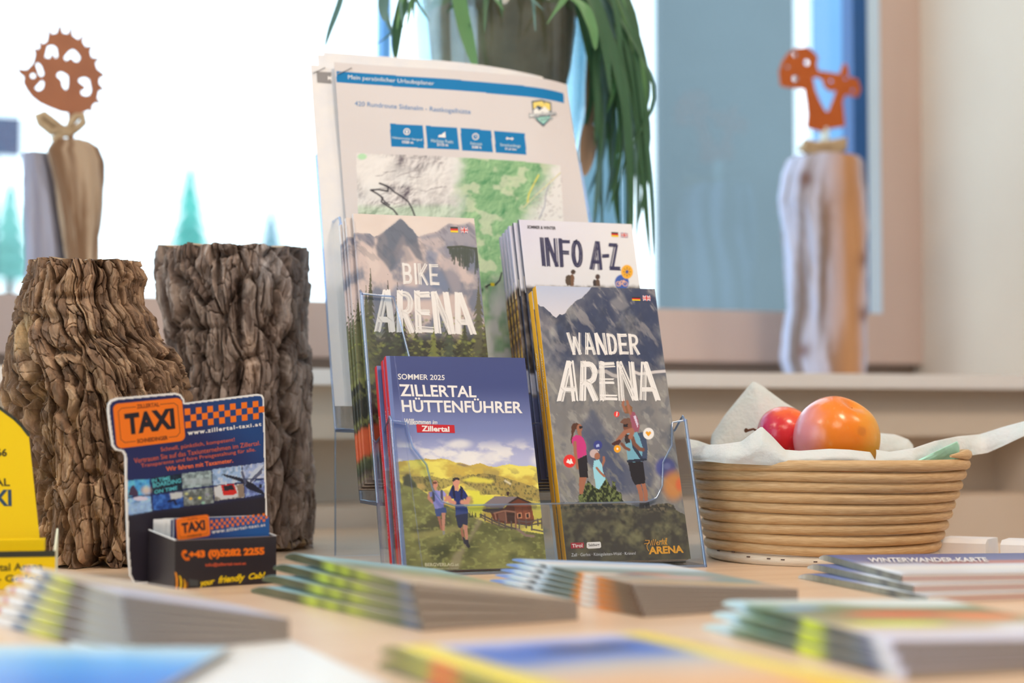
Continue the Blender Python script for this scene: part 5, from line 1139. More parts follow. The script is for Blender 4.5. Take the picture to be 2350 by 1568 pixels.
nk3 = empty('paper_napkin', bc+np.array([0,0,.06]), 'pale napkin with a long strip sticking out to the right of the basket', 'napkin', 'napkins lining the basket')
paperfold('fold', nk3, pz([(1310,500),(1400,515),(1560,490),(1700,442),(1850,412),(2000,398),(2150,350),(2294,310),(2420,262)], [1.31,1.31,1.32,1.345,1.38,1.40,1.39,1.38,1.37]),
          pz([(1300,590),(1560,600),(1700,585),(1860,548),(1930,541),(2050,522),(2150,478),(2294,410),(2420,350)], [1.295,1.305,1.335,1.37,1.385,1.39,1.38,1.37,1.36]), mint, n=80, bulge=.002, seed=11)
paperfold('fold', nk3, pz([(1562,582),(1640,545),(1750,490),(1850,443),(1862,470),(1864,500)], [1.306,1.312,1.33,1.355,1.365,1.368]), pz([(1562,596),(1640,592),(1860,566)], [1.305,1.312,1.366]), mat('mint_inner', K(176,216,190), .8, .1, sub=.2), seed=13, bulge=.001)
def fruit(name, px, py, Z, r, sq, paint, label, cat, tilt=(0,0,0)):
    c = atz(px, py, Z); n1, n2 = 90, 60; A_, B_ = np.meshgrid(np.linspace(0, 2*np.pi, n1, endpoint=False), np.linspace(.02, np.pi-.02, n2))
    x, y, z = np.cos(A_)*np.sin(B_), np.sin(A_)*np.sin(B_), np.cos(B_); dm = 1-.16*np.exp(-(B_/.30)**2)-.06*np.exp(-((np.pi-B_)/.25)**2)+.010*(fbm(x*2+5, z*2+y+5, 3, 4)-.5)*2
    P = np.stack([x*dm*sq[0], y*dm*sq[1], z*dm*sq[2]], -1)*r
    from mathutils import Euler
    Rm = np.array(Euler(tilt).to_matrix()); P = P @ Rm.T; o = empty(name, c, label, cat, 'fruit in the basket')
    D = P/np.linalg.norm(P, axis=-1, keepdims=True); cols = paint(D@c_r, D@np.array([c_f[0],c_f[1],0]), D[..., 2], A_, B_)
    link('flesh', grid_mesh('flesh', P, mat('fruit_skin', vcol=True, rough=.26, spec=.5, coat=.3, bump=(500, .05)), cols, close_u=True), o); return o, c, Rm
def mixc(a, b, t): t = np.clip(t, 0, 1)[..., None]; return K(*a)*(1-t)+K(*b)*t
def paint_peach(u, v, z, A_, B_):
    q = fbm(u*3+4, z*3+v+4, 4, 2); c = mixc((234,116,22), (238,156,44), sstep(.1,.95,u+.5*(q-.5))); t = sstep(-.30,-.98,u+.35*(q-.5))[..., None]; c = c*(1-t)+K(222,136,138)*t
    s_ = sstep(.1,.02,np.abs(np.hypot(u-.42, z-.18)-.02)-.03+.05*(q-.5))[..., None]*.45; c = c*(1-s_)+K(176,90,30)*s_
    sp_ = sstep(.82,.95,fbm(u*90+9, z*90+v*40+9, 1, 8))[..., None]*.18; return c*(1-sp_)+K(250,200,130)*sp_
def paint_plum(u, v, z, A_, B_):
    q = fbm(u*3+4, z*3+v+4, 4, 5); c = mixc((206,30,36), (236,100,40), sstep(.3,.9,z+.5*(q-.5)+.3*u)); t = sstep(-.2,-.8,u)[..., None]*.7; c = c*(1-t)+K(188,44,96)*t
    sp_ = sstep(.82,.95,fbm(u*70+9, z*70+v*40+9, 1, 8))[..., None]*.2; return c*(1-sp_)+K(246,180,120)*sp_
fruit('peach', 1920, 1006, 1.352, .0338, (1.0,.96,.97), paint_peach, 'large orange red peach in front, its left side pink', 'fruit', (.5,.25,0))
o_, c_, R_m = fruit('plum', 1800, 1000, 1.385, .0232, (1.0,1.0,1.0), paint_plum, 'small red fruit with a short stem, left of the peach', 'fruit', (0,-1.45,-.35))
ax = R_m @ np.array([0,0,1.0]); st_a = ax*.0190; st_b = atz(1712, 988, 1.372)-c_; 
MB().tube([st_a, st_a*.5+st_b*.5+np.array([0,0,.002]), st_b*.9+st_a*.1, st_b], [.0009,.0009,.0011,.0019], mat('stem_brown', K(96,58,36), .7), 8).build('stem', o_)

# ================================================================== WINDOW SILL FIGURES
def aty(px, py, y): d = ray(px, py); return c_o+d*(y/d[1])
def cutout(name, parent, outline, holes, y, thick, m_):
    cu = bpy.data.curves.new('outline', 'CURVE'); cu.dimensions = '2D'; cu.fill_mode = 'BOTH'; cu.extrude = thick/2
    o0 = np.array(parent.matrix_world.translation)
    def shrink(H, f_=.80):
        cx = sum(p[0] for p in H)/len(H); cz = sum(p[1] for p in H)/len(H); return [(cx+(p[0]-cx)*f_, cz+(p[1]-cz)*f_) for p in H]
    for P in [outline]+[shrink(H) for H in holes]:
        sp_ = cu.splines.new('POLY'); sp_.points.add(len(P)-1); sp_.use_cyclic_u = True
        for i, (px, py) in enumerate(P): v = aty(px, py, y)-o0; sp_.points[i].co = (v[0], v[2], 0, 1)
    ob = bpy.data.objects.new('tmp', cu); COL.objects.link(ob); dg = bpy.context.evaluated_depsgraph_get(); em = ob.evaluated_get(dg).to_mesh()
    V = [(v.co.x, y-o0[1]+v.co.z, v.co.y) for v in em.vertices]; Fc = [tuple(p.vertices) for p in em.polygons]; ob.evaluated_get(dg).to_mesh_clear(); bpy.data.objects.remove(ob); bpy.data.curves.remove(cu)
    return link(name, me_from(name, V, Fc, m_), parent)
rust = mat('rusty_steel', K(146,92,68), .75, .2, noise=(18, (1,1,1), K(166,104,72)), bump=(90, .3))
rust2 = mat('rusty_steel_orange', K(182,90,40), .75, .2, noise=(18, (1,1,1), K(166,80,36)), bump=(90, .3))
def lump(name, parent, Lp, Rp, y, zbase, dep, paint, seed, n=64, amp=.004, cap=True):
    """upright weathered wood: outline by photo columns at depth y"""
    o0 = np.array(parent.matrix_world.translation); top = max(min(p[1] for p in Lp), min(p[1] for p in Rp)); zt = aty(sum(p[0] for p in Lp)/len(Lp), top, y)[2]
    zs = np.linspace(zbase, zt, 90); rows = []; cc = []
    Lz = sorted([(aty(*p, y)[2], aty(*p, y)[0]) for p in Lp]); Rz = sorted([(aty(*p, y)[2], aty(*p, y)[0]) for p in Rp])
    xl = np.interp(zs, [p[0] for p in Lz], [p[1] for p in Lz]); xr = np.interp(zs, [p[0] for p in Rz], [p[1] for p in Rz])
    th = np.linspace(0, 2*np.pi, n, endpoint=False); TH_, Z_ = np.meshgrid(th, zs); hw = (xr-xl)[:, None]/2
    d = (fbm(TH_*3+np.sin(Z_*12), Z_*14, 4, seed)-.5)*amp*2+(fbm(TH_*9, Z_*5, 3, seed+5)-.5)*amp
    sq = lambda a: np.sign(a)*np.abs(a)**.8
    P = np.stack([(xl+xr)[:, None]/2+(hw+d)*sq(np.cos(TH_)), y+(dep/2+d)*sq(np.sin(TH_)), Z_], -1)-o0
    ob = link(name, grid_mesh(name, P, mat('weathered_wood', vcol=True, rough=.75, spec=.2, bump=(160, .4, (1,1,.2))), paint(TH_, Z_-zbase), close_u=True), parent)
    if cap: r_ = P[-1]; cen = r_.mean(0); MB().add(list(r_)+[cen], [(i, (i+1) % n, n) for i in range(n)], mat('cut_wood')).build('cut_top', parent)
    return ob
Z1 = Zc(0, 0, 2.45); Z2 = Zc(1440, 0, 1.7044)
HYY = 1.80
hb_ = aty(170, 900, HYY); hg = empty('hedgehog_figure', (hb_[0],HYY,SILL), 'rusty steel hedgehog cut-out on driftwood, standing behind the shorter log', 'sculpture')
cutout('hedgehog_plate', hg, Z1([(70,352),(105,388),(150,392),(185,355),(197,305),(188,266),(214,278),(224,262),(208,213),(238,246),(262,235),(270,195),(268,143),(290,190),(318,186),(337,120),(352,185),(382,190),(402,126),(408,200),(440,222),(474,178),(465,235),(482,262),(520,256),(508,290),(515,322),(568,330),(538,352),(545,385),(594,425),(560,440),(558,470),(590,505),(556,512),(548,555),(574,582),(535,580),(518,600),(520,634),(500,620),(480,628),(450,640),(400,638),(340,628),(280,605),(225,580),(180,545),(150,505),(130,465),(135,432),(112,415)]),
  [Z1(P) for P in ([(243,330),(262,250),(300,245),(325,265),(332,325),(315,335),(295,290),(275,335)], [(348,325),(385,280),(412,268),(440,290),(462,325),(445,355),(420,352),(400,325),(360,348)], [(185+18*math.cos(a*.785),427+18*math.sin(a*.785)) for a in range(8)],
   [(195,350),(215,345),(235,370),(252,420),(240,440),(222,435),(205,385)], [(188,500),(215,470),(238,445),(253,460),(245,500),(215,520)], [(308,420),(325,395),(350,395),(388,420),(390,465),(385,510),(368,518),(348,490),(345,455)], [(432,450),(440,430),(480,422),(508,440),(515,480),(522,510),(510,545),(480,552),(452,540),(450,515),(475,510),(485,490),(462,475)])], HYY-.004, .002, rust)
MB().tube([aty(*Z1([(400,630)])[0], HYY)-np.array(hg.location), aty(*Z1([(400,800)])[0], HYY)-np.array(hg.location)], .003, rust, 8).build('rod', hg)
def pw_grey(TH_, Z_): q = fbm(TH_*5, Z_*6, 4, 3); return K(122,118,132)[None,None]*(1-q[...,None])+K(170,160,164)*q[...,None]
def pw_brown(TH_, Z_):
    q = fbm(TH_*4+np.sin(Z_*20)*.4, Z_*9, 5, 7); t = sstep(.35,.65,q)[..., None]; return K(122,88,62)*(1-t)+K(178,146,116)*t
lump('grey_wood', hg, Z1([(138,862),(140,1200),(140,2150)]), Z1([(262,862),(320,1100),(360,1400),(380,2150)]), HYY+.025, SILL, .035, pw_grey, 3)
lump('driftwood', hg, Z1([(300,792),(258,850),(290,960),(320,1100),(350,1300),(370,1470),(380,2150)]), Z1([(470,785),(545,830),(575,910),(572,1100),(560,1300),(548,1470),(540,2150)]), HYY, SILL, .045, pw_brown, 9)
tw = mat('jute_twine', K(190,160,124), .85, .1, noise=(80, (1,1,1), K(160,130,98)), bump=(300, .5))
def twine(parent, pts, y, r=.003, conv=Z1): o0 = np.array(parent.matrix_world.translation); MB().tube([aty(*p, y)-o0 for p in conv(pts)], r, tw, 8).build('twine', parent)
twine(hg, [(400,760),(350,730),(290,740),(230,690),(215,655),(245,645),(290,680),(340,720),(400,745)], HYY-.012, .0045)
twine(hg, [(400,745),(440,715),(468,690),(462,650),(430,655),(400,690),(385,730),(300,790),(330,800)], HYY-.012, .004)
MYY = 1.84
mb_ = aty(1885, 885, MYY); mf = empty('mushroom_figure', (mb_[0],MYY,SILL), 'rusty steel mushroom cut-out on pale driftwood, standing on the right part of the sill', 'sculpture')
circ = lambda x, y, r: [(x+r*math.cos(a*.785), y+r*math.sin(a*.785)) for a in range(8)]
cutout('mushroom_plate', mf, Z2([(598,335),(592,280),(605,240),(630,205),(660,188),(700,183),(728,203),(745,225),(738,250),(745,278),(770,280),(800,285),(830,290),(838,262),(850,246),(862,265),(865,300),(900,310),(912,350),(900,380),(870,375),(850,370),(840,400),(845,440),(850,495),(800,503),(760,515),(700,500),(705,450),(700,400),(692,350),(620,342)]),
  [Z2(P) for P in ([(712,290),(725,350),(745,400),(775,455),(790,455),(812,400),(828,352),(800,358),(770,335),(762,302),(740,288)], circ(655,214,11), circ(700,245,13), circ(626,262,9), circ(655,308,15), circ(852,306,9), circ(880,355,10), circ(795,318,9))], MYY-.004, .002, rust2)
def pw_pale(TH_, Z_):
    q = fbm(TH_*4+np.sin(Z_*16)*.5, Z_*8, 5, 17); t = sstep(.34,.62,q)[..., None]; c = K(128,108,98)*(1-t)+K(190,184,194)*t
    br = (np.exp(-((TH_-5.05)/.42)**2)*1.15).clip(0,1)[..., None]; c = c*(1-br)+(K(176,122,80)*(1-t*.3)+K(206,150,104)*t*.3)*br
    kn = np.zeros(TH_.shape)
    for a, z in ((4.0,.235),(5.5,.075),(3.9,.03),(5.45,.14)): kn += np.exp(-((TH_-a)/.22)**2-((Z_-z)/.010)**2)
    kn = kn.clip(0,1)[..., None]*.85; return c*(1-kn)+K(110,70,50)*kn
lump('driftwood', mf, Z2([(672,602),(640,620),(618,680),(604,780),(622,900),(634,1040),(640,1200),(612,1400),(640,1505)]), Z2([(870,602),(905,640),(920,760),(926,900),(916,1040),(915,1200),(925,1400),(915,1505)]), MYY, SILL, .06, pw_pale, 21, n=96, amp=.006)
MB().tube([aty(*Z2([(770,500)])[0], MYY)-np.array(mf.location), aty(*Z2([(770,640)])[0], MYY)-np.array(mf.location)], .006, mat('pale_peg', K(205,210,214), .6), 8).build('peg', mf)
twine(mf, [(680,575),(730,600),(790,600),(845,572),(850,556),(800,566),(740,572),(690,562)], MYY-.02, .006, Z2)

# ================================================================== PLANT IN A TALL GLASS VASE
VZ = 1.65; vc = atz(1150, 955, VZ); vc[2] = T
pl = empty('potted_plant', vc, 'long-leaved green plant in a tall clear glass vase behind the brochure stand', 'plant')
vg = clear_mat('vase_glass', (.78,.88,.92), 1.5, .02, .04, (.85,.95,1))
zv = lambda py: .111-(py-955)/F_PX*VZ
prof = [(.030,.0),(.046,.003),(.034,.012),(.020,.03),(.024,.06),(.046,.12),(.062,.20),(.072,zv(350)),(.080,zv(240)),(.084,zv(60)),(.084,zv(-60)),(.081,zv(-60)),(.081,zv(60)),(.077,zv(240)),(.069,zv(345)),(.058,.205),(.040,.13)]
MB().lathe(prof, vg, 72).build('glass_vase', pl)
zr = [zv(165), zv(150), zv(60), zv(-20)]
def soilm(): return mat('soil_and_roots', (.22,.12,.05), .9, .1, noise=(30, (1,1,1), (.50,.31,.17)), bump=(60, 1.0))
MB().lathe([(.001,zv(345)),(.030,zv(340)),(.050,zv(300)),(.058,zv(240)),(.066,zv(150)),(.070,zv(60)),(.072,zv(0)),(.072,zv(-30)),(.001,zv(-40))], soilm(), 60).build('root_ball', pl)
MB().lathe([(.068,zv(40)),(.074,zv(18)),(.076,zv(-5)),(.07,zv(-30)),(.04,zv(-40)),(.001,zv(-42))], mat('moss', (.16,.16,.04), .9, .1, noise=(60, (1,1,1), (.40,.38,.12)), bump=(80, 1.0)), 60).build('moss', pl)
ZP = Zc(700, 0, 2.8659)
leafm = [mat('leaf_green_%s' % k, np.array(c), .4, .45) for k, c in (('deep',(.05,.14,.07)), ('fresh',(.12,.30,.12)), ('teal',(.12,.25,.24)), ('dry',(.36,.25,.17)))]
def leaf(pts, Zs, wd, m_):
    P = lerp_path([atz(x, y, Z+.05)-vc for (x, y), Z in zip(pts, Zs)], 18)
    # smooth
    for _ in range(2): P[1:-1] = (P[:-2]+P[1:-1]*2+P[2:])/4
    t = np.linspace(0,1,18); ww = wd*np.sin(np.clip(.25+t*.75,0,1)*math.pi)**.6*.5+.0003; side = c_r*.9+np.array([c_f[0],c_f[1],0])*.35
    G = np.stack([P-side*ww[:,None], P+np.array([0,0,-.0004])+np.array([c_f[0],c_f[1],0])*ww[:,None]*.3, P+side*ww[:,None]], 1); link('leaf', grid_mesh('leaf', G, m_), pl)
fixed = [([(250,-80),(232,10),(200,100),(162,200),(130,312)], 1.56, .006, 2), ([(660,-60),(640,20),(612,150),(598,280),(594,410)], 1.52, .010, 0), ([(480,-80),(505,-20),(540,130),(590,260),(600,300)], 1.55, .005, 2), ([(760,-80),(700,0),(620,150),(560,230),(470,290)], 1.55, .004, 2),
    ([(520,-60),(512,50),(520,140)], 1.5, .010, 2), ([(1000,-80),(1025,60),(1060,220),(1095,350),(1130,480)], 1.50, .014, 1), ([(1700,-60),(1840,40),(1900,200),(1910,330)], 1.52, .012, 1),
    ([(1840,-60),(1905,50),(1960,220),(1990,420),(2010,620)], 1.53, .008, 0), ([(1960,-60),(2080,130),(2200,340),(2300,540),(2312,640),(2240,820),(2140,960),(2080,1100),(2060,1300)], 1.56, .0035, 0), ([(2000,-80),(2050,200),(2100,520),(2170,900),(2180,1000)], 1.57, .004, 0),
    ([(1880,820),(1860,980),(1840,1160)], 1.58, .018, 3), ([(1900,200),(1885,500),(1870,800),(1850,1000)], 1.60, .012, 3)]
for pts, Z, wd, mi in fixed: leaf(ZP(pts), [Z]*len(pts), wd, leafm[mi])
for i in range(52):
    rs = random.Random(500+i); x0 = rs.uniform(1270,1410); xe = rs.uniform(1365,1490); ye = rs.uniform(200,610); Z = rs.uniform(1.55,1.68)
    leaf([(x0,-70),(x0+(xe-x0)*.5+rs.uniform(0,20),rs.uniform(20,90)),(x0+(xe-x0)*.9,ye*.45),(xe+rs.uniform(-12,12),ye*.75),(xe+rs.uniform(-34,16),ye)], [Z]*5, rs.uniform(.005,.010), leafm[rs.choice([0,0,1,2,2])])
for i in range(14):
    rs = random.Random(800+i); x0 = rs.uniform(900,1350); dx = rs.uniform(-50,50); ye = rs.uniform(20,80)
    leaf([(1150,-30),((1150+x0)/2,-75),(x0,-20),(x0+dx,ye)], [1.60,1.57,1.52,1.50], rs.uniform(.004,.007), leafm[rs.choice([0,1,2])])

# ================================================================== BROCHURES LYING IN FRONT
def colband(bands, t):
    t = np.asarray(t, float); out = np.zeros(t.shape+(3,)); xs = [b[0] for b in bands]; cs = np.array([K(*b[1]) for b in bands])
    for k in range(3): out[..., k] = np.interp(t, xs, cs[:, k])
    return out
VP = mat('printed_brochure', rough=.32, spec=.45, vcol=True)
def flatbook(name, o, l, w_, W, L, th, zf, label, group, cat='brochure', left=None, near=None, topf=None, left_open=False, ths=None):
    ths = ths or th; tk = lambda x, y: (th+(ths-th)*(1-np.clip(x/W,0,1)))*(1-.7*np.clip((y/L-.88)/.12,0,1)**2)
    """brochure lying at o; l along its length, w_ across; left = colours along its left side, near = colour rule of the near end"""
    M = Matrix.Identity(4)
    for i in range(3): M[i][0] = w_[i]; M[i][1] = l[i]; M[i][2] = (0,0,1)[i]; M[i][3] = o[i]
    e = empty(name, M, label, cat, group); nx, ny = 26, 60
    X, Y = np.meshgrid(np.linspace(0, W, nx), np.linspace(0, L, ny)); Zt = zf(X, Y)+tk(X, Y)
    P = np.stack([X, Y, Zt], -1); C_ = topf(X/W, Y/L) if topf else np.tile(K(200,200,205), (ny, nx, 1))
    t0 = tk(0*Y[:, 0], Y[:, 0])[:, None]*np.array([[0,0,-1.0]]); Ls = np.stack([P[:, 0]+t0*f for f in (1,.7,.3,.1)], 1); lc = colband(left, Y[:, 0]/L) if left else np.tile(K(188,170,154), (ny, 1))
    if left_open: q = fbm(Y[:,0]*1000/1.5, Y[:,0]*0+3, 3, 5)[:, None]; lc = lc*(.75+.4*q)
    G = np.concatenate([Ls, P], 1); Gc = np.concatenate([np.repeat(lc[:, None], 4, 1), C_], 1)
    link('cover', grid_mesh('cover', G, VP, Gc), e)
    us = np.linspace(.0004, W-.0003, nx); zz = np.linspace(0, 1, 7)
    U_, V_ = np.meshgrid(us, zz); N_ = np.stack([U_, 0*U_-.0, zf(U_, 0*U_)+tk(U_, 0*U_)*V_*.96], -1)
    nc = near(U_/W, V_) if near else colband([(0,(104,90,80)),(.15,(160,142,126)),(1,(150,134,120))], V_)*(.8+.4*((V_*6).astype(int) % 2)[..., None]*.6)
    link('pages', grid_mesh('pages', N_, VP, nc), e)
    U_, V_ = np.meshgrid(np.linspace(0, L, 30), zz); link('fore_edge', grid_mesh('fore_edge', np.stack([0*U_+W-.0002, U_, zf(0*U_+W, U_)+tk(0*U_+W, U_)*V_*.96], -1), PAGES), e)
    B_ = P.copy(); B_[..., 2] = zf(X, Y)+.0001; link('back_cover', grid_mesh('back_cover', B_[::4, ::3], PAPER), e)
    return e
def stack(npx, lpx, W, n, ts, tr, th, lift, drot, dx, name, labels, group, left, near=None, topf=None, left_open=False, L=None, ldir=None, dl=0, ths=None):
    N0 = ontable(*npx); L0 = ontable(*lpx); l = L0-N0; Ln = L or np.linalg.norm(l); l = l/np.linalg.norm(l)
    for i in range(n):
        a = -math.radians(drot)*i; li = np.array([l[0]*math.cos(a)-l[1]*math.sin(a), l[0]*math.sin(a)+l[1]*math.cos(a), 0]); wi = np.array([li[1], -li[0], 0])
        R_ = N0+np.array([l[1],-l[0],0])*W; o = R_-wi*W + li*dl*i + l*0 + wi*dx*i; o[2] = T+.0002
        zf = lambda x, y, i=i: i*(tr+(ts-tr)*(1-x/W)) + lift(i)*(np.clip(y/Ln,0,1))**2
        flatbook(name, o, li, wi, W, Ln, th, zf, labels[i], group, left=left, near=near, topf=topf, left_open=left_open, ths=ths)
GRN = [(0,(96,88,80)),(.06,(104,108,120)),(.12,(96,98,64)),(.26,(130,128,76)),(.36,(168,170,60)),(.42,(116,118,60)),(.48,(176,182,58)),(.54,(130,134,56)),(.60,(190,198,62)),(.66,(120,124,56)),(.70,(70,70,46)),(.82,(98,94,66)),(.92,(84,88,62)),(1,(100,104,78))]
def top_green(u, v): q = fbm(u*9, v*14, 4, 3)[..., None]; c = colband([(0,(196,166,136)),(.3,(186,158,128)),(.55,(140,140,100)),(.8,(150,180,176)),(1,(140,170,176))], v); return c*(.8+.4*q)
stack((968,1449), (576,1360), .096, 4, .0060, .0025, .0024, lambda i: .0004*i, 2.2, 0, 'brochure', ['green mountain brochure, %s of the fan of four beside the taxi dispenser' % k for k in ('bottom one','second from the bottom','third from the bottom','top one')], 'green brochures fanned in front of the stand', GRN, topf=top_green, ths=.0054)
ORG = [(0,(92,60,34)),(.10,(110,80,50)),(.18,(190,108,28)),(.24,(226,122,20)),(.30,(240,214,196)),(.35,(240,214,196)),(.38,(232,130,24)),(.44,(110,110,92)),(.6,(100,100,86)),(.66,(210,206,200)),(.70,(84,84,84)),(.76,(224,226,232)),(.86,(216,220,232)),(.92,(140,160,206)),(1,(150,172,220))]
def top_org(u, v):
    q = fbm(u*6, v*10, 4, 9); c = colband([(0,(176,146,120)),(.2,(170,150,130)),(.42,(140,146,130)),(.55,(150,156,146)),(.64,(196,204,214)),(.75,(232,228,230)),(.9,(150,176,226)),(1,(140,166,216))], v+.04*(q-.5))
    for (a, b, r1, r2, cc) in ((.05,.36,.28,.05,(236,146,40)),(.12,.36,.14,.03,(244,226,208)),(.45,.42,.16,.04,(196,120,84)),(.62,.32,.25,.05,(214,160,140)),(.3,.38,.10,.03,(78,84,110)),(.85,.25,.2,.09,(110,136,130)),(.5,.12,.5,.05,(190,150,84))):
        m_ = (1-sstep(.6,1.1,np.hypot((u-a)/r1,(v-b)/r2)))[..., None]; c = c*(1-m_)+K(*cc)*m_
    return c
stack((1478,1418), (1112,1347), .105, 6, .0029, .0018, .0016, lambda i: .0001*i, 1.5, 0, 'brochure', ['sky blue orange brochure, %s of the fan of six before the stand' % k for k in ('lowest','second from below','third from below','third from the top','second from the top','topmost')], 'sky and orange brochures fanned in front of the stand', ORG, topf=top_org, ths=.0026)
CRM = [(0,(150,132,112)),(.25,(160,146,120)),(.34,(90,76,62)),(.42,(84,70,58)),(.46,(150,150,60)),(.56,(208,196,76)),(.64,(196,186,110)),(.70,(116,126,138)),(.75,(110,120,136)),(.79,(230,214,200)),(.9,(236,222,208)),(.93,(196,60,50)),(.96,(232,218,206)),(1,(226,214,202))]
def top_crm(u, v): q = fbm(u*5, v*8, 3, 5); return colband([(0,(190,180,190)),(.25,(208,200,222)),(.45,(190,160,140)),(.6,(196,170,120)),(.8,(224,196,170)),(1,(232,216,200))], v+.1*(q-.5))
stack((300,1512), (-40,1428), .084, 6, .0048, .0020, .0019, lambda i: .0002*i, 1.6, 0, 'brochure', ['cream and yellow brochure, %s of the left edge fan' % k for k in ('lowest','second from below','third from below','third from the top','second from the top','topmost')], 'cream brochures fanned at the left edge', CRM, topf=top_crm, ths=.0042)
# hiking map books, right
GRY = [(0,(128,122,108)),(.1,(110,108,98)),(.18,(140,134,116)),(.24,(96,96,92)),(.32,(150,144,124)),(.6,(148,140,116)),(.8,(132,128,108)),(.92,(176,166,146)),(1,(214,206,190))]
def near_red(u, v): t = v; c = np.tile(K(206,178,158), u.shape+(1,)); m_ = ((t > .36) & (t < .66))[..., None]; return np.where(m_, K(150,34,34), c)
def top_map(u, v):
    c = colband([(0,(190,170,156)),(.10,(206,200,196)),(.30,(226,224,226)),(.42,(206,200,204)),(.52,(150,140,150)),(.62,(104,112,150)),(1,(78,92,138))], v); m_ = (sstep(.42,.46,v)*sstep(.60,.56,v)*sstep(.2,.3,u))[..., None]*.8; return c*(1-m_)+K(186,110,96)*m_
mlabels = ['grey blue map book with red striped spine, %s of the stack of three' % k for k in ('bottom one','middle one','top one')]
stack((2128,1386), (1832,1328), .20, 3, .0046, .0046, .0044, lambda i: .0002*i, 5.0, 0, 'map_book', mlabels, 'map books stacked right of the basket', GRY, near=near_red, topf=top_map, left_open=True)
mbk = [o for o in COL.objects if o.get('group') == 'map books stacked right of the basket'][-1]
V_, Fc_ = text2d('WINTERWANDER-KARTE', bold=.03); Mi = np.array(mbk.matrix_world.inverted()); 
def on_top(o, px, py, h): p = ontable(px, py, h); q = Mi @ np.append(p, 1); return q[:3]
fq = quadmap([(1990,1282),(2262,1281),(2270,1291),(1996,1292)]); PT = [on_top(mbk, *fq(*v), .0142) for v in V_]; PT = [(p[0], p[1], .0092+.0044+.0004*(p[1]/.166)**2+.0007) for p in PT]
MB().add(PT, Fc_, WHITE).build('title_lettering', mbk)
# green black brochures, front right
GBK = [(0,(206,190,196)),(.06,(226,214,216)),(.13,(60,62,84)),(.18,(62,66,66)),(.32,(64,68,70)),(.40,(208,208,46)),(.46,(216,216,50)),(.5,(76,84,70)),(.7,(86,96,66)),(.8,(110,126,96)),(.86,(190,204,214)),(1,(206,216,226))]
def top_gb(u, v):
    q = fbm(u*5, v*8, 4, 13); c = colband([(0,(196,182,190)),(.12,(206,196,206)),(.2,(206,190,176)),(.3,(190,160,120)),(.42,(150,140,100)),(.6,(96,110,74)),(.74,(120,140,100)),(.85,(206,212,218)),(1,(214,220,228))], v+.12*(q-.5))
    for (a, b, r1, r2, cc) in ((.5,.55,.3,.08,(214,96,50)),(.8,.5,.2,.1,(222,120,60)),(.3,.34,.25,.05,(214,214,56)),(.9,.25,.3,.1,(214,206,222)),(.15,.7,.12,.04,(120,160,196)),(.75,.8,.4,.1,(214,214,216))):
        m_ = (1-sstep(.6,1.1,np.hypot((u-a)/r1,(v-b)/r2)))[..., None]; c = c*(1-m_)+K(*cc)*m_
    return c
stack((2080,1562), (1612,1444), .12, 3, .0050, .0040, .0038, lambda i: .0003*i, 2.5, 0, 'brochure', ['dark green white brochure, %s of the front right pile' % k for k in ('bottom one','middle one','top one')], 'green and white brochures piled front right', GBK, topf=top_gb, ths=.0046)
# yellow bordered magazines, front centre
YEL = [(0,(196,160,30)),(.2,(190,150,30)),(.45,(110,100,40)),(.55,(120,110,40)),(.62,(206,80,30)),(.70,(210,84,30)),(.74,(150,140,60)),(.88,(110,100,50)),(1,(120,112,40))]
YEL = YEL
def top_mag(u, v):
    q = fbm(u*6, v*8, 4, 23); inner = (sstep(.10,.16,u)*sstep(.92,.86,u)*sstep(.96,.90,v)*sstep(.04,.08,v))[..., None]; c = np.tile(K(246,196,28), u.shape+(1,))
    ph = colband([(0,(230,150,40)),(.35,(214,170,130)),(.5,(180,170,160)),(.62,(66,104,172)),(.80,(70,100,170)),(.88,(200,190,214)),(1,(222,206,200))], v+.08*(q-.5)); m_ = (1-sstep(.5,1.1,np.hypot((u-.6)/.22,(v-.72)/.06)))[..., None]; ph = ph*(1-m_)+K(70,62,62)*m_
    return c*(1-inner)+ph*inner
mw = yawdir(25); ml = np.array([-mw[1], mw[0], 0]); P0 = ontable(868, 1530); o_m = P0-ml*.21
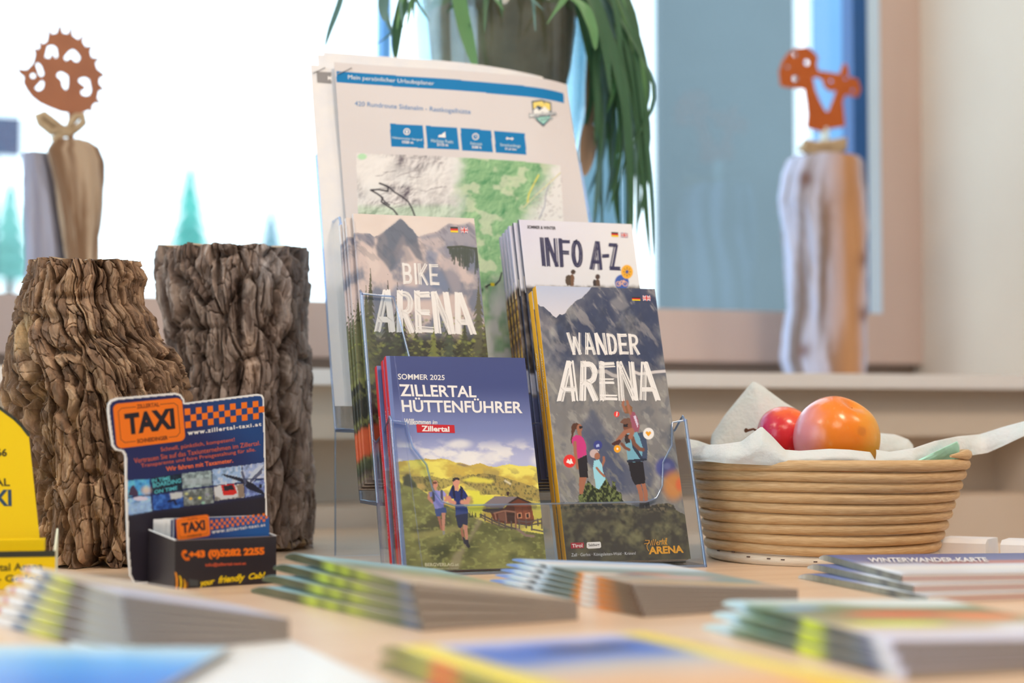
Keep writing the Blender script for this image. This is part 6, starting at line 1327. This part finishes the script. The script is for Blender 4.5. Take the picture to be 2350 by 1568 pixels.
for i in range(2):
    o = o_m.copy()+mw*.001*i; o[2] = T+.0002
    flatbook('magazine', o, ml, mw, .122, .21, .0052, lambda x, y, i=i: i*.0056+0*x, 'yellow bordered magazine with a blue cover photo, %s of two in the front' % ('lower' if i == 0 else 'upper'), 'yellow magazines in the front', cat='magazine', left=YEL, topf=top_mag)
# blue brochure, bottom left, and a white leaflet under it
bwv = yawdir(-4); blv = np.array([-bwv[1], bwv[0], 0]); R0_ = ontable(540, 1482, .006); ob = R0_-bwv*.235-blv*.15; ob[2] = T+.0042
def top_blue(u, v): q = fbm(u*5+2, v*5, 4, 31); return colband([(0,(20,100,180)),(.35,(40,124,196)),(.62,(90,156,214)),(.78,(160,190,226)),(1,(200,208,222))], v+.16*(q-.5)+.08*(1-u)*0)
flatbook('brochure', ob, blv, bwv, .235, .15, .0026, lambda x, y: 0*x, 'sky blue brochure lying flat in the bottom left corner', None, left=[(0,(60,130,200)),(1,(190,206,226))], topf=top_blue)
wo = ontable(905, 1590); wl = yawdir(112); ww_ = np.array([wl[1], -wl[0], 0]); o = wo-ww_*.10; o[2] = T+.0001
flatbook('leaflet', o, wl, ww_, .10, .21, .0016, lambda x, y: 0*x+.0, 'plain white leaflet lying between the blue brochure and the yellow magazines', None, cat='leaflet', left=[(0,(215,215,215)),(1,(222,222,224))], topf=lambda u, v: np.tile(K(226,226,228), u.shape+(1,)))
# papers at the back of the table, right of the basket
for px0, px1, py, lab in ((2150,2262,1262,'blurred white folded leaflet on the table behind the basket, left one'), (2296,2420,1268,'blurred white folded leaflet at the right edge behind the map books')):
    a, b = ontable(px0, py+22), ontable(px1, py+26); d = (b-a)/np.linalg.norm(b-a); L_ = np.linalg.norm(b-a); nrm = np.array([-d[1], d[0], 0])
    M = Matrix.Identity(4)
    for i in range(3): M[i][0] = d[i]; M[i][1] = nrm[i]; M[i][2] = (0,0,1)[i]; M[i][3] = a[i]
    e = empty('folded_leaflet', M, lab, 'leaflet', 'white leaflets behind the basket'); P = [(0,0,.0003),(0,0,.013),(0,.008,.016),(0,.05,.015),(0,.055,.0003)]
    MB().prism(P[::-1], (L_,0,0), PAPER).build('folded_paper', e)
